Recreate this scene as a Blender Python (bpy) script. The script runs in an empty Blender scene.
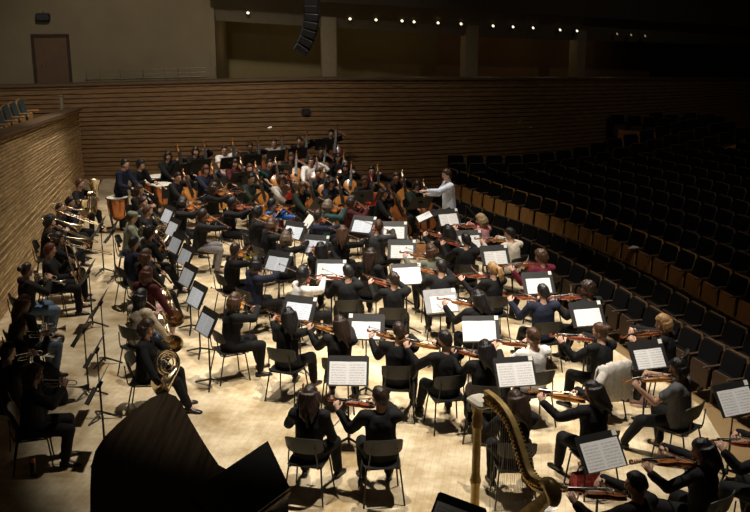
import bpy, math, random
import numpy as np
from mathutils import Vector as V, Matrix as M4
random.seed(7)
PI = math.pi
SC = bpy.context.scene
COL = SC.collection
IDENT = M4.Identity(4)

# ------------------------------------------------------------------ camera
FPX, THETA, CAMH = 1000.0, math.radians(15.2), 5.75
cam_d = bpy.data.cameras.new('camera')
cam_d.sensor_width = 36.0
cam_d.lens = 36.0 * FPX / 750.0
cam_d.clip_end = 300
cam = bpy.data.objects.new('camera', cam_d)
COL.objects.link(cam)
cam.location = (0, 0, CAMH)
cam.rotation_euler = (PI / 2 - THETA, 0, 0)
SC.camera = cam
CT, ST = math.cos(THETA), math.sin(THETA)

def at(px, py, h=0.0):
    """world point at height h seen at photo pixel px, py"""
    u, v = px - 375.0, py - 256.0
    d = V((u, FPX * CT - v * ST, -(FPX * ST + v * CT)))
    t = (h - CAMH) / d.z
    return V((0, 0, CAMH)) + d * t

def on_depth(px, py, depth):
    """world point on pixel ray at horizontal distance depth"""
    u, v = px - 375.0, py - 256.0
    d = V((u, FPX * CT - v * ST, -(FPX * ST + v * CT)))
    return V((0, 0, CAMH)) + d * (depth / d.y)

# ------------------------------------------------------------------ materials
MATS = {}
def mat(name, col=(.5, .5, .5), rough=.5, metal=0.0, var=.12, scale=12.0, bump=0.0, coat=0.0, stretch=None, spec=.5):
    if name in MATS:
        return MATS[name]
    m = bpy.data.materials.new(name)
    m.use_nodes = True
    nt = m.node_tree
    b = nt.nodes['Principled BSDF']
    b.inputs['Roughness'].default_value = rough
    b.inputs['Metallic'].default_value = metal
    b.inputs['Coat Weight'].default_value = coat
    b.inputs['Specular IOR Level'].default_value = spec
    tc = nt.nodes.new('ShaderNodeTexCoord')
    mp = nt.nodes.new('ShaderNodeMapping')
    if stretch:
        mp.inputs['Scale'].default_value = stretch
    nt.links.new(tc.outputs['Object'], mp.inputs['Vector'])
    n = nt.nodes.new('ShaderNodeTexNoise')
    n.inputs['Scale'].default_value = scale
    n.inputs['Detail'].default_value = 3
    nt.links.new(mp.outputs['Vector'], n.inputs['Vector'])
    r = nt.nodes.new('ShaderNodeValToRGB')
    c0 = [max(0, c * (1 - var)) for c in col]
    c1 = [min(1, c * (1 + var)) for c in col]
    r.color_ramp.elements[0].color = (*c0, 1)
    r.color_ramp.elements[1].color = (*c1, 1)
    r.color_ramp.elements[0].position = .3
    r.color_ramp.elements[1].position = .7
    nt.links.new(n.outputs['Fac'], r.inputs['Fac'])
    nt.links.new(r.outputs['Color'], b.inputs['Base Color'])
    if bump:
        bp = nt.nodes.new('ShaderNodeBump')
        bp.inputs['Strength'].default_value = bump
        bp.inputs['Distance'].default_value = .02
        nt.links.new(n.outputs['Fac'], bp.inputs['Height'])
        nt.links.new(bp.outputs['Normal'], b.inputs['Normal'])
    MATS[name] = m
    return m

def emat(name, col, strength):
    m = bpy.data.materials.new(name)
    m.use_nodes = True
    b = m.node_tree.nodes['Principled BSDF']
    b.inputs['Base Color'].default_value = (*col, 1)
    b.inputs['Emission Color'].default_value = (*col, 1)
    b.inputs['Emission Strength'].default_value = strength
    MATS[name] = m
    return m

def floor_mat():
    m = bpy.data.materials.new('stage_boards')
    m.use_nodes = True
    nt = m.node_tree
    b = nt.nodes['Principled BSDF']
    b.inputs['Roughness'].default_value = .42
    tc = nt.nodes.new('ShaderNodeTexCoord')
    mp = nt.nodes.new('ShaderNodeMapping')
    mp.inputs['Rotation'].default_value = (0, 0, math.radians(99))
    nt.links.new(tc.outputs['Object'], mp.inputs['Vector'])
    br = nt.nodes.new('ShaderNodeTexBrick')
    br.inputs['Scale'].default_value = 1.0
    br.inputs['Brick Width'].default_value = 1.6
    br.inputs['Row Height'].default_value = .09
    br.inputs['Mortar Size'].default_value = .003
    br.inputs['Color1'].default_value = (.78, .65, .44, 1)
    br.inputs['Color2'].default_value = (.83, .71, .50, 1)
    br.inputs['Mortar'].default_value = (.64, .52, .34, 1)
    nt.links.new(mp.outputs['Vector'], br.inputs['Vector'])
    n = nt.nodes.new('ShaderNodeTexNoise')  # brown blotches: mostly stage light and shadow painted into the boards, some wear
    n.inputs['Scale'].default_value = 1.7
    n.inputs['Detail'].default_value = 6
    n.inputs['Roughness'].default_value = .65
    nt.links.new(tc.outputs['Object'], n.inputs['Vector'])
    r = nt.nodes.new('ShaderNodeValToRGB')
    r.color_ramp.elements[0].position = .35
    r.color_ramp.elements[0].color = (.52, .44, .32, 1)
    r.color_ramp.elements[1].position = .62
    r.color_ramp.elements[1].color = (1, 1, 1, 1)
    nt.links.new(n.outputs['Fac'], r.inputs['Fac'])
    mx = nt.nodes.new('ShaderNodeMix')
    mx.data_type = 'RGBA'
    mx.blend_type = 'MULTIPLY'
    mx.inputs['Factor'].default_value = 1
    nt.links.new(br.outputs['Color'], mx.inputs['A'])
    nt.links.new(r.outputs['Color'], mx.inputs['B'])
    nt.links.new(mx.outputs['Result'], b.inputs['Base Color'])
    MATS['floor'] = m
    return m

def page_mat(name, base, ink, seed):
    """printed staves: rows of grey marks inside white margins"""
    m = bpy.data.materials.new(name)
    m.use_nodes = True
    nt = m.node_tree
    L = nt.links.new
    b = nt.nodes['Principled BSDF']
    b.inputs['Roughness'].default_value = .8
    tc = nt.nodes.new('ShaderNodeTexCoord')
    sp = nt.nodes.new('ShaderNodeSeparateXYZ')
    L(tc.outputs['Object'], sp.inputs[0])
    def mth(op, a, c=None):
        k = nt.nodes.new('ShaderNodeMath')
        k.operation = op
        for i, q in enumerate((a, c)):
            if q is None:
                continue
            if isinstance(q, (int, float)):
                k.inputs[i].default_value = q
            else:
                L(q, k.inputs[i])
        return k.outputs[0]
    row = mth('LESS_THAN', mth('FRACT', mth('MULTIPLY', sp.outputs['Y'], 30.0)), .56)
    n = nt.nodes.new('ShaderNodeTexNoise')
    n.inputs['Scale'].default_value = 95
    n.inputs['Detail'].default_value = 2
    n.noise_dimensions = '4D'
    n.inputs['W'].default_value = seed
    L(tc.outputs['Object'], n.inputs['Vector'])
    mark = mth('GREATER_THAN', n.outputs['Fac'], .47)
    ax = mth('ABSOLUTE', sp.outputs['X'])
    inx = mth('MULTIPLY', mth('GREATER_THAN', ax, .018), mth('LESS_THAN', ax, .212))
    iny = mth('LESS_THAN', mth('ABSOLUTE', sp.outputs['Y']), .135)
    f = mth('MULTIPLY', mth('MULTIPLY', mth('MULTIPLY', row, mark), mth('MULTIPLY', inx, iny)), .75)
    mx = nt.nodes.new('ShaderNodeMix')
    mx.data_type = 'RGBA'
    L(f, mx.inputs['Factor'])
    mx.inputs['A'].default_value = (*base, 1)
    mx.inputs['B'].default_value = (*ink, 1)
    L(mx.outputs['Result'], b.inputs['Base Color'])
    MATS[name] = m
    return m

def slat_mat(name, c0, c1, rough):
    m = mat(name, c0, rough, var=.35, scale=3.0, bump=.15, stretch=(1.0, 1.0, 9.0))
    return m

mat('skin_light', (.60, .36, .26), .5, var=.06)
mat('skin_tan', (.46, .26, .17), .5, var=.06)
mat('skin_brown', (.24, .12, .075), .5, var=.06)
mat('eye', (.03, .02, .015), .2)
mat('lip', (.42, .16, .13), .5)
for n, c in dict(black=(.011, .009, .009), darkbrown=(.03, .016, .010), brown=(.075, .036, .018), auburn=(.085, .026, .014),
                 greybrown=(.14, .10, .07), blonde=(.34, .20, .085), paleblonde=(.40, .28, .15)).items():
    mat('hair_' + n, c, .42, var=.45, scale=60, bump=.5, stretch=(1, 1, .25))
CLOTH = dict(black=(.0085, .0085, .0092), offblack=(.014, .013, .0135), charcoal=(.04, .04, .043), navy=(.014, .017, .036), grey=(.11, .11, .12),
             midgrey=(.24, .23, .24), white=(.72, .70, .68), paleblue=(.66, .72, .88), sage=(.16, .17, .125), beige=(.40, .33, .235), pink=(.62, .27, .27),
             dustypink=(.60, .37, .36), maroon=(.12, .013, .025), darkred=(.065, .012, .014), jeans=(.09, .14, .22), teal=(.015, .05, .05),
             brightblue=(.03, .13, .45), lightgrey=(.50, .47, .43), darkgreen=(.018, .028, .022), yellow=(.65, .55, .05), offwhite=(.62, .55, .45))
for n, c in CLOTH.items():
    mat('cloth_' + n, c, .85, var=.16, scale=22, bump=.25, spec=.25)
mat('shoe_black', (.012, .011, .011), .35)
mat('shoe_yellow', (.62, .52, .04), .5)
mat('chair_plastic', (.016, .0155, .015), .42, spec=.4)
mat('chair_steel', (.045, .043, .04), .32, metal=.9)
mat('stand_black', (.016, .015, .015), .5, spec=.4)
mat('stand_grey', (.30, .30, .31), .6)
mat('card', (.80, .78, .72), .7, var=.03)
for i, c in enumerate([(.30, .10, .026), (.40, .16, .035), (.20, .055, .018), (.50, .23, .055), (.26, .055, .022)]):
    mat('varnish_%d' % i, c, .25, var=.22, scale=9, coat=.5, stretch=(6, 1, 6))
mat('varnish_red', (.48, .035, .022), .25, var=.15, scale=9, coat=.5)
mat('ebony', (.012, .011, .010), .35)
mat('maple', (.55, .36, .18), .4, var=.1, scale=20)
mat('string_steel', (.55, .53, .48), .35, metal=1)
mat('horsehair', (.72, .68, .58), .7)
mat('bow_wood', (.14, .045, .018), .35)
mat('brass', (.74, .62, .42), .24, metal=1, var=.08)
mat('silver', (.80, .78, .74), .2, metal=1, var=.05)
mat('copper', (.50, .20, .085), .3, metal=1, var=.1)
mat('drumhead', (.82, .78, .68), .6, var=.03)
mat('maroon_wood', (.10, .02, .012), .3)
mat('piano_black', (.010, .0095, .009), .16, spec=.5, var=.05)
mat('ivory', (.8, .77, .68), .3, var=.02)
mat('piano_gold', (.55, .36, .10), .3, metal=1)
mat('harp_gold', (.66, .46, .17), .36, metal=.3, var=.25, scale=14, bump=.1)
mat('harp_wood', (.34, .17, .05), .35, var=.2, scale=10)
mat('harp_pale', (.88, .83, .70), .4, var=.08)
mat('seat_cushion', (.006, .0058, .006), .95, spec=.08)
mat('piano_lid_reflection', (.023, .016, .010), .22, var=.55, scale=2.2, stretch=(7, .35, 1))  # brown striped reflection on the lid, painted into its colour
mat('seat_wood', (.40, .20, .060), .45, var=.25, scale=6, stretch=(8, 8, 1))
mat('seat_teal', (.03, .05, .052), .9)
mat('hall_wood', (.40, .19, .075), .5, var=.2, scale=2.5, stretch=(1, 1, 6))
mat('aisle_floor', (.28, .185, .085), .5, var=.12, scale=3)
mat('plaster_dark', (.185, .145, .085), .9, var=.07, scale=1.2)
mat('plaster_olive', (.16, .125, .055), .9, var=.09, scale=1.2)
mat('plaster_red', (.15, .088, .042), .9, var=.1, scale=1.2)
mat('pillar', (.24, .19, .115), .8, var=.06)
mat('door_wood', (.10, .05, .022), .6, var=.15, scale=5)
mat('ceiling_dark', (.060, .044, .028), .9)
mat('rail_metal', (.20, .17, .10), .4, metal=.6)
mat('speaker_black', (.012, .012, .014), .6, bump=.2, scale=90)
mat('cable', (.02, .02, .02), .6)
mat('mic_white', (.75, .74, .72), .5)
mat('podium_wood', (.34, .15, .05), .5, var=.15, scale=6)
mat('bag_red', (.42, .05, .055), .6, var=.6, scale=30)
mat('bottle_dark', (.02, .022, .02), .3)
mat('cap_orange', (.60, .16, .02), .5)
mat('phone', (.05, .08, .15), .2)
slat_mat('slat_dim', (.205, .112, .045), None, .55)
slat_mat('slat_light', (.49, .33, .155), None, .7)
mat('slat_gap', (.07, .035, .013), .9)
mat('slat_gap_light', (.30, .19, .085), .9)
mat('seat_wood_shaded', (.05, .028, .014), .6)  # shaded copy of seat_wood: dimness of the rows put into the colour
mat('wall_cap', (.12, .07, .035), .6)
mat('hall_dark', (.035, .018, .010), .9)
emat('lamp_glow', (1.0, .82, .55), 7.0)
floor_mat()
PAGES = [page_mat('page_white', (.88, .88, .88), (.52, .50, .52), 1.0), page_mat('page_cool', (.66, .72, .82), (.42, .46, .54), 4.0),
         page_mat('page_cream', (.85, .83, .77), (.5, .48, .46), 9.0)]

# ------------------------------------------------------------------ mesh builder
class MB:
    def __init__(s):
        s.v, s.f, s.m, s.mi = [], [], [], 0
    def add(s, vs, fs):
        o = len(s.v)
        s.v += [tuple(p) for p in vs]
        for f in fs:
            s.f.append([i + o for i in f])
            s.m.append(s.mi)
        return s
    def loft(s, rings, cap=True, closed=False):
        n = len(rings[0])
        vs = [p for r in rings for p in r]
        fs = []
        k = len(rings)
        for i in range(k if closed else k - 1):
            a, b = i * n, ((i + 1) % k) * n
            for j in range(n):
                fs.append((a + j, a + (j + 1) % n, b + (j + 1) % n, b + j))
        if cap and not closed:
            fs.append(tuple(range(n - 1, -1, -1)))
            fs.append(tuple((k - 1) * n + j for j in range(n)))
        return s.add(vs, fs)
    def ell_rings(s, items, n=16, cap=True):
        """items: (center, xaxis, yaxis, rx, ry)"""
        R = []
        for c, xa, ya, rx, ry in items:
            c, xa, ya = V(c), V(xa), V(ya)
            R.append([c + xa * (rx * math.cos(2 * PI * j / n)) + ya * (ry * math.sin(2 * PI * j / n)) for j in range(n)])
        return s.loft(R, cap)
    def tube(s, pts, rad, n=8, cap=True, closed=False):
        pts = [V(p) for p in pts]
        if not isinstance(rad, (list, tuple)):
            rad = [rad] * len(pts)
        R = []
        prev = None
        k = len(pts)
        for i, p in enumerate(pts):
            if closed:
                t = pts[(i + 1) % k] - pts[i - 1]
            else:
                t = pts[min(i + 1, k - 1)] - pts[max(i - 1, 0)]
            t.normalize()
            if prev is None:
                a = V((0, 0, 1)) if abs(t.z) < .9 else V((1, 0, 0))
                x = t.cross(a).normalized()
            else:
                x = (prev - t * prev.dot(t)).normalized()
            prev = x
            y = t.cross(x)
            r = rad[i]
            R.append([p + x * (r * math.cos(2 * PI * j / n)) + y * (r * math.sin(2 * PI * j / n)) for j in range(n)])
        return s.loft(R, cap, closed)
    def capsule(s, a, b, ra, rb, n=12):
        a, b = V(a), V(b)
        d = b - a
        l = d.length
        if l < 1e-6:
            d = V((0, 0, 1e-4)); l = 1e-4
        t = d / l
        P, Rr = [], []
        for ang in (80, 60, 30, 0):
            P.append(a - t * ra * math.sin(math.radians(ang))); Rr.append(ra * math.cos(math.radians(ang)))
        for ang in (0, 30, 60, 80):
            P.append(b + t * rb * math.sin(math.radians(ang))); Rr.append(rb * math.cos(math.radians(ang)))
        return s.tube(P, Rr, n)
    def ball(s, c, r, n=14, k=9, mtx=None):
        c = V(c)
        if not isinstance(r, (list, tuple)):
            r = (r, r, r)
        R = []
        for i in range(k):
            ph = PI * (i + .35) / (k - .3) - PI / 2
            ring = []
            for j in range(n):
                q = V((r[0] * math.cos(ph) * math.cos(2 * PI * j / n), r[1] * math.cos(ph) * math.sin(2 * PI * j / n), r[2] * math.sin(ph)))
                if mtx is not None:
                    q = mtx @ q
                ring.append(c + q)
            R.append(ring)
        return s.loft(R)
    def box(s, c, d, mtx=None, bev=0.0):
        c = V(c)
        x, y, z = d[0] / 2, d[1] / 2, d[2] / 2
        if bev > 0:
            b = min(bev, x * .9, y * .9, z * .9)
            R = []
            for zz, ins in ((-z, b), (-z + b, 0), (z - b, 0), (z, b)):
                X, Y = x - ins, y - ins
                R.append([(-X + b, -Y, zz), (X - b, -Y, zz), (X, -Y + b, zz), (X, Y - b, zz), (X - b, Y, zz), (-X + b, Y, zz), (-X, Y - b, zz), (-X, -Y + b, zz)])
            R = [[c + ((mtx @ V(p)) if mtx is not None else V(p)) for p in r] for r in R]
            return s.loft(R)
        ps = [(-x, -y, -z), (x, -y, -z), (x, y, -z), (-x, y, -z), (-x, -y, z), (x, -y, z), (x, y, z), (-x, y, z)]
        ps = [c + ((mtx @ V(p)) if mtx is not None else V(p)) for p in ps]
        return s.add(ps, [(3, 2, 1, 0), (4, 5, 6, 7), (0, 1, 5, 4), (1, 2, 6, 5), (2, 3, 7, 6), (3, 0, 4, 7)])
    def lathe(s, prof, n=20, c=(0, 0, 0), mtx=None, cap=True):
        c = V(c)
        R = []
        for r, z in prof:
            ring = [V((r * math.cos(2 * PI * j / n), r * math.sin(2 * PI * j / n), z)) for j in range(n)]
            R.append([c + ((mtx @ p) if mtx is not None else p) for p in ring])
        return s.loft(R, cap)
    def prism(s, poly, z0, z1, bev=0.0):
        if bev:
            cx = sum(p[0] for p in poly) / len(poly); cy = sum(p[1] for p in poly) / len(poly)
            def ins(k):
                return [(p[0] + (cx - p[0]) * k, p[1] + (cy - p[1]) * k) for p in poly]
            k = bev
            return s.loft([[(*p, z0) for p in ins(k)], [(*p, z0 + (z1 - z0) * .25) for p in poly], [(*p, z0 + (z1 - z0) * .75) for p in poly], [(*p, z1) for p in ins(k)]])
        return s.loft([[(p[0], p[1], z0) for p in poly], [(p[0], p[1], z1) for p in poly]])
    def mesh(s, name='mesh', mats=(), smooth=True, angle=40):
        me = bpy.data.meshes.new(name)
        me.from_pydata(s.v, [], s.f)
        for k in mats:
            me.materials.append(MATS[k] if k else None)
        if len(mats) > 1:
            me.polygons.foreach_set('material_index', s.m)
        if smooth:
            me.polygons.foreach_set('use_smooth', [True] * len(s.f))
            try:
                me.set_sharp_from_angle(angle=math.radians(angle))
            except Exception:
                pass
        me.update()
        return me

def remesh(mb, voxel, it=3):
    me = mb.mesh('tmp', smooth=False)
    o = bpy.data.objects.new('tmp', me)
    COL.objects.link(o)
    r = o.modifiers.new('r', 'REMESH')
    r.mode = 'VOXEL'
    r.voxel_size = voxel
    if it:
        sm = o.modifiers.new('s', 'SMOOTH')
        sm.factor = .5
        sm.iterations = it
    dg = bpy.context.evaluated_depsgraph_get()
    m2 = bpy.data.meshes.new_from_object(o.evaluated_get(dg))
    bpy.data.objects.remove(o)
    bpy.data.meshes.remove(me)
    m2.polygons.foreach_set('use_smooth', [True] * len(m2.polygons))
    return m2

# ------------------------------------------------------------------ scene objects
def tag(o, label=None, cat=None, group=None, kind=None):
    if label: o['label'] = label
    if cat: o['category'] = cat
    if group: o['group'] = group
    if kind: o['kind'] = kind
    return o
def obj(name, me, parent=None, material=None, mtx=None):
    o = bpy.data.objects.new(name, me)
    COL.objects.link(o)
    if parent: o.parent = parent
    if mtx is not None: o.matrix_basis = mtx
    if material:
        if len(me.materials) == 0:
            me.materials.append(MATS[material])
        o.material_slots[0].link = 'OBJECT'
        o.material_slots[0].material = MATS[material]
    return o
def empty(name, mtx=None):
    o = bpy.data.objects.new(name, None)
    o.empty_display_size = .1
    COL.objects.link(o)
    if mtx is not None: o.matrix_basis = mtx
    return o
def struct(name, mb, m, parent=None, smooth=False):
    o = obj(name, mb.mesh(name, (m,), smooth), parent)
    if not parent: o['kind'] = 'structure'
    return o
def frame(o, y, z):
    y = V(y).normalized()
    x = y.cross(V(z)).normalized()
    z = x.cross(y)
    m = M4((x, y, z)).transposed().to_4x4()
    m.translation = V(o)
    return m
def zrot(p, a):
    m = M4.Rotation(a, 4, 'Z')
    m.translation = V(p)
    return m
def catmull(pts, n=6, closed=False):
    pts = [V(p) for p in pts]
    k = len(pts)
    out = []
    for i in range(k if closed else k - 1):
        p0 = pts[(i - 1) % k] if closed else pts[max(i - 1, 0)]
        p1, p2 = pts[i], pts[(i + 1) % k]
        p3 = pts[(i + 2) % k] if closed else pts[min(i + 2, k - 1)]
        for j in range(n):
            t = j / n
            out.append(.5 * ((2 * p1) + (p2 - p0) * t + (2 * p0 - 5 * p1 + 4 * p2 - p3) * t * t + (3 * p1 - p0 - 3 * p2 + p3) * t ** 3))
    if not closed: out.append(pts[-1])
    return out
PROTO = {}
def place(kind, label, cat, mtx, group=None, over=None, name=None):
    """a copy of a prototype thing: root and parts, sharing mesh data"""
    P = PROTO[kind]
    root = empty(name or kind, mtx)
    tag(root, label, cat, group)
    made = []
    for (n, me, m, par) in P:
        mm = (over or {}).get(n, m)
        o = obj(n, me, root if par is None else made[par], mm)
        made.append(o)
    return root
# ------------------------------------------------------------------ instruments
OUT_V = [(0, .0), (.008, .035), (.04, .072), (.12, .097), (.22, .104), (.31, .096), (.385, .079), (.40, .081), (.43, .064), (.50, .055), (.57, .058), (.625, .070), (.64, .072), (.665, .072), (.75, .083), (.83, .083), (.91, .071), (.965, .045), (.995, .018), (1.0, 0)]
OUT_B = [(0, .0), (.008, .035), (.04, .072), (.12, .099), (.22, .106), (.31, .097), (.385, .079), (.40, .081), (.43, .066), (.50, .058), (.57, .060), (.625, .068), (.64, .070), (.68, .070), (.76, .070), (.84, .060), (.91, .044), (.965, .028), (.995, .016), (1.0, 0)]
def bowed(kind, Lb, rib, neck, wk, outline, endpin=0.0, strings=4, hs=1.0):
    """origin: tail end of the body, +Y to the scroll, +Z out of the top plate"""
    k = Lb / .355 * wk
    def ring(z, s):
        right = [(h * k * s, y * Lb if s == 1 else (.5 + (y - .5) * s) * Lb, z) for y, h in outline]
        left = [(-x, y, z) for x, y, z in reversed(right[1:-1])]
        return right + left
    P = []
    b = MB()
    h = rib / 2
    arch = rib * .22 + Lb * .018
    b.loft([ring(-h - arch, .25), ring(-h - arch * .75, .6), ring(-h - arch * .2, .92), ring(-h, 1.0), ring(-h * .6, .97), ring(h * .6, .97), ring(h, 1.0), ring(h + arch * .2, .92), ring(h + arch * .75, .6), ring(h + arch, .25)])
    top = h + arch
    P.append(('body', b.mesh('body', angle=60), 'varnish_0', None))
    e = MB()
    for sx in (-1, 1):
        pts = [(sx * k * .030, Lb * .56, h + arch * .95), (sx * k * .036, Lb * .50, h + arch * .86), (sx * k * .046, Lb * .44, h + arch * .80), (sx * k * .050, Lb * .40, h + arch * .78)]
        e.tube(pts, Lb * .008, 5)
    P.append(('sound_holes', e.mesh('sound_holes'), 'ebony', 0))
    zt = top + Lb * .045
    f = MB()
    fl = Lb * .30
    f.loft([[(-w, y, z), (w, y, z), (w * .7, y, z + w * .7), (-w * .7, y, z + w * .7)] for y, w, z in ((Lb - fl, Lb * .058, zt), (Lb + neck * .98, Lb * .036, top - arch * .1 + Lb * .012))])
    P.append(('fingerboard', f.mesh('fingerboard', smooth=False), 'ebony', None))
    n = MB()
    nz = h
    n.tube([(0, Lb - Lb * .03, nz * .4), (0, Lb + neck * .15, nz + arch * .3), (0, Lb + neck * .9, nz + arch * .45), (0, Lb + neck, nz + arch * .2)], [Lb * .05, Lb * .034, Lb * .028, Lb * .034], 8)
    # peg box and scroll
    Lh = Lb * hs
    sc = catmull([(0, Lb + neck, nz + arch * .2), (0, Lb + neck + Lh * .16, nz - Lh * .03), (0, Lb + neck + Lh * .27, nz - Lh * .05), (0, Lb + neck + Lh * .31, nz - Lh * .0), (0, Lb + neck + Lh * .27, nz + Lh * .035), (0, Lb + neck + Lh * .235, nz + Lh * .0)], 4)
    n.tube(sc, [Lh * (.036 - .014 * i / len(sc)) for i in range(len(sc))], 8)
    P.append(('neck', n.mesh('neck'), 'varnish_0', None))
    g = MB()
    for i in range(strings):
        sx = 1 if i % 2 else -1
        y = Lb + neck + Lh * (.04 + .035 * i)
        z = nz + arch * .1 - Lb * .006 * i
        g.tube([(0, y, z), (sx * Lh * .075, y, z), (sx * Lh * .085, y, z), (sx * Lh * .12, y, z)], [Lh * .008, Lh * .008, Lh * .018, Lh * .014], 6)
    P.append(('tuning_pegs', g.mesh('pegs'), 'ebony', None))
    t = MB()
    t.loft([[(-w, y, z), (w, y, z), (w * .8, y, z + w * .5), (-w * .8, y, z + w * .5)] for y, w, z in ((Lb * .02, Lb * .026, h + arch * .5), (Lb * .30, Lb * .062, top + Lb * .03))])
    P.append(('tailpiece', t.mesh('tailpiece', smooth=False), 'ebony', None))
    br = MB()
    by = Lb * .455
    br.box((0, by, top + Lb * .035), (Lb * .115, Lb * .014, Lb * .085))
    P.append(('bridge', br.mesh('bridge', smooth=False), 'maple', None))
    st = MB()
    for i in range(strings):
        q = (i - (strings - 1) / 2) / strings
        st.tube([(q * Lb * .11, Lb * .29, top + Lb * .045), (q * Lb * .13, by, top + Lb * .086), (q * Lb * .08, Lb + neck, top - arch * .1 + Lb * .045)], max(.0009, Lb * .0022), 4)
    P.append(('strings', st.mesh('strings'), 'string_steel', None))
    if endpin:
        ep = MB()
        ep.tube([(0, .01, 0), (0, -endpin * .97, 0), (0, -endpin, 0)], [.009, .007, .003], 6)
        P.append(('endpin', ep.mesh('endpin'), 'string_steel', None))
    else:
        c = MB()
        c.ball((-.035 * wk, .03, top + .014), (.034, .026, .012), 10, 6)
        P.append(('chinrest', c.mesh('chinrest'), 'ebony', None))
    PROTO[kind] = P
    return top + Lb * .086
TOPV = bowed('violin', .355, .032, .135, 1.0, OUT_V)
TOPA = bowed('viola', .41, .040, .15, 1.0, OUT_V)
TOPC = bowed('cello', .755, .118, .29, .98, OUT_V, .30, hs=.78)
TOPB = bowed('double_bass', 1.04, .18, .42, 1.0, OUT_B, .14, hs=.56)

def bow_proto(kind, L):
    P = []
    s = MB()
    s.tube([(0, 0, .012), (0, L * .5, .004), (0, L * .97, .014), (0, L, .022)], [.0055, .0045, .004, .004], 6)
    s.box((0, L * .985, .006), (.008, .018, .024))
    P.append(('stick', s.mesh('stick'), 'bow_wood', None))
    f = MB(); f.box((0, .05, .0), (.012, .05, .022), bev=.003)
    P.append(('frog', f.mesh('frog'), 'ebony', None))
    h = MB(); h.box((0, L * .5, -.008), (.011, L * .95, .002))
    P.append(('bow_hair', h.mesh('bow_hair', smooth=False), 'horsehair', None))
    PROTO[kind] = P
bow_proto('violin_bow', .74)
bow_proto('cello_bow', .71)

def circ(c, u, w, r, a0, a1, n):
    c, u, w = V(c), V(u).normalized(), V(w).normalized()
    return [c + u * (r * math.cos(math.radians(a0 + (a1 - a0) * i / n))) + w * (r * math.sin(math.radians(a0 + (a1 - a0) * i / n))) for i in range(n + 1)]
def flare(n, r0, r1, p=3.0):
    return [r0 + (r1 - r0) * (i / (n - 1)) ** p for i in range(n)]

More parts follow.
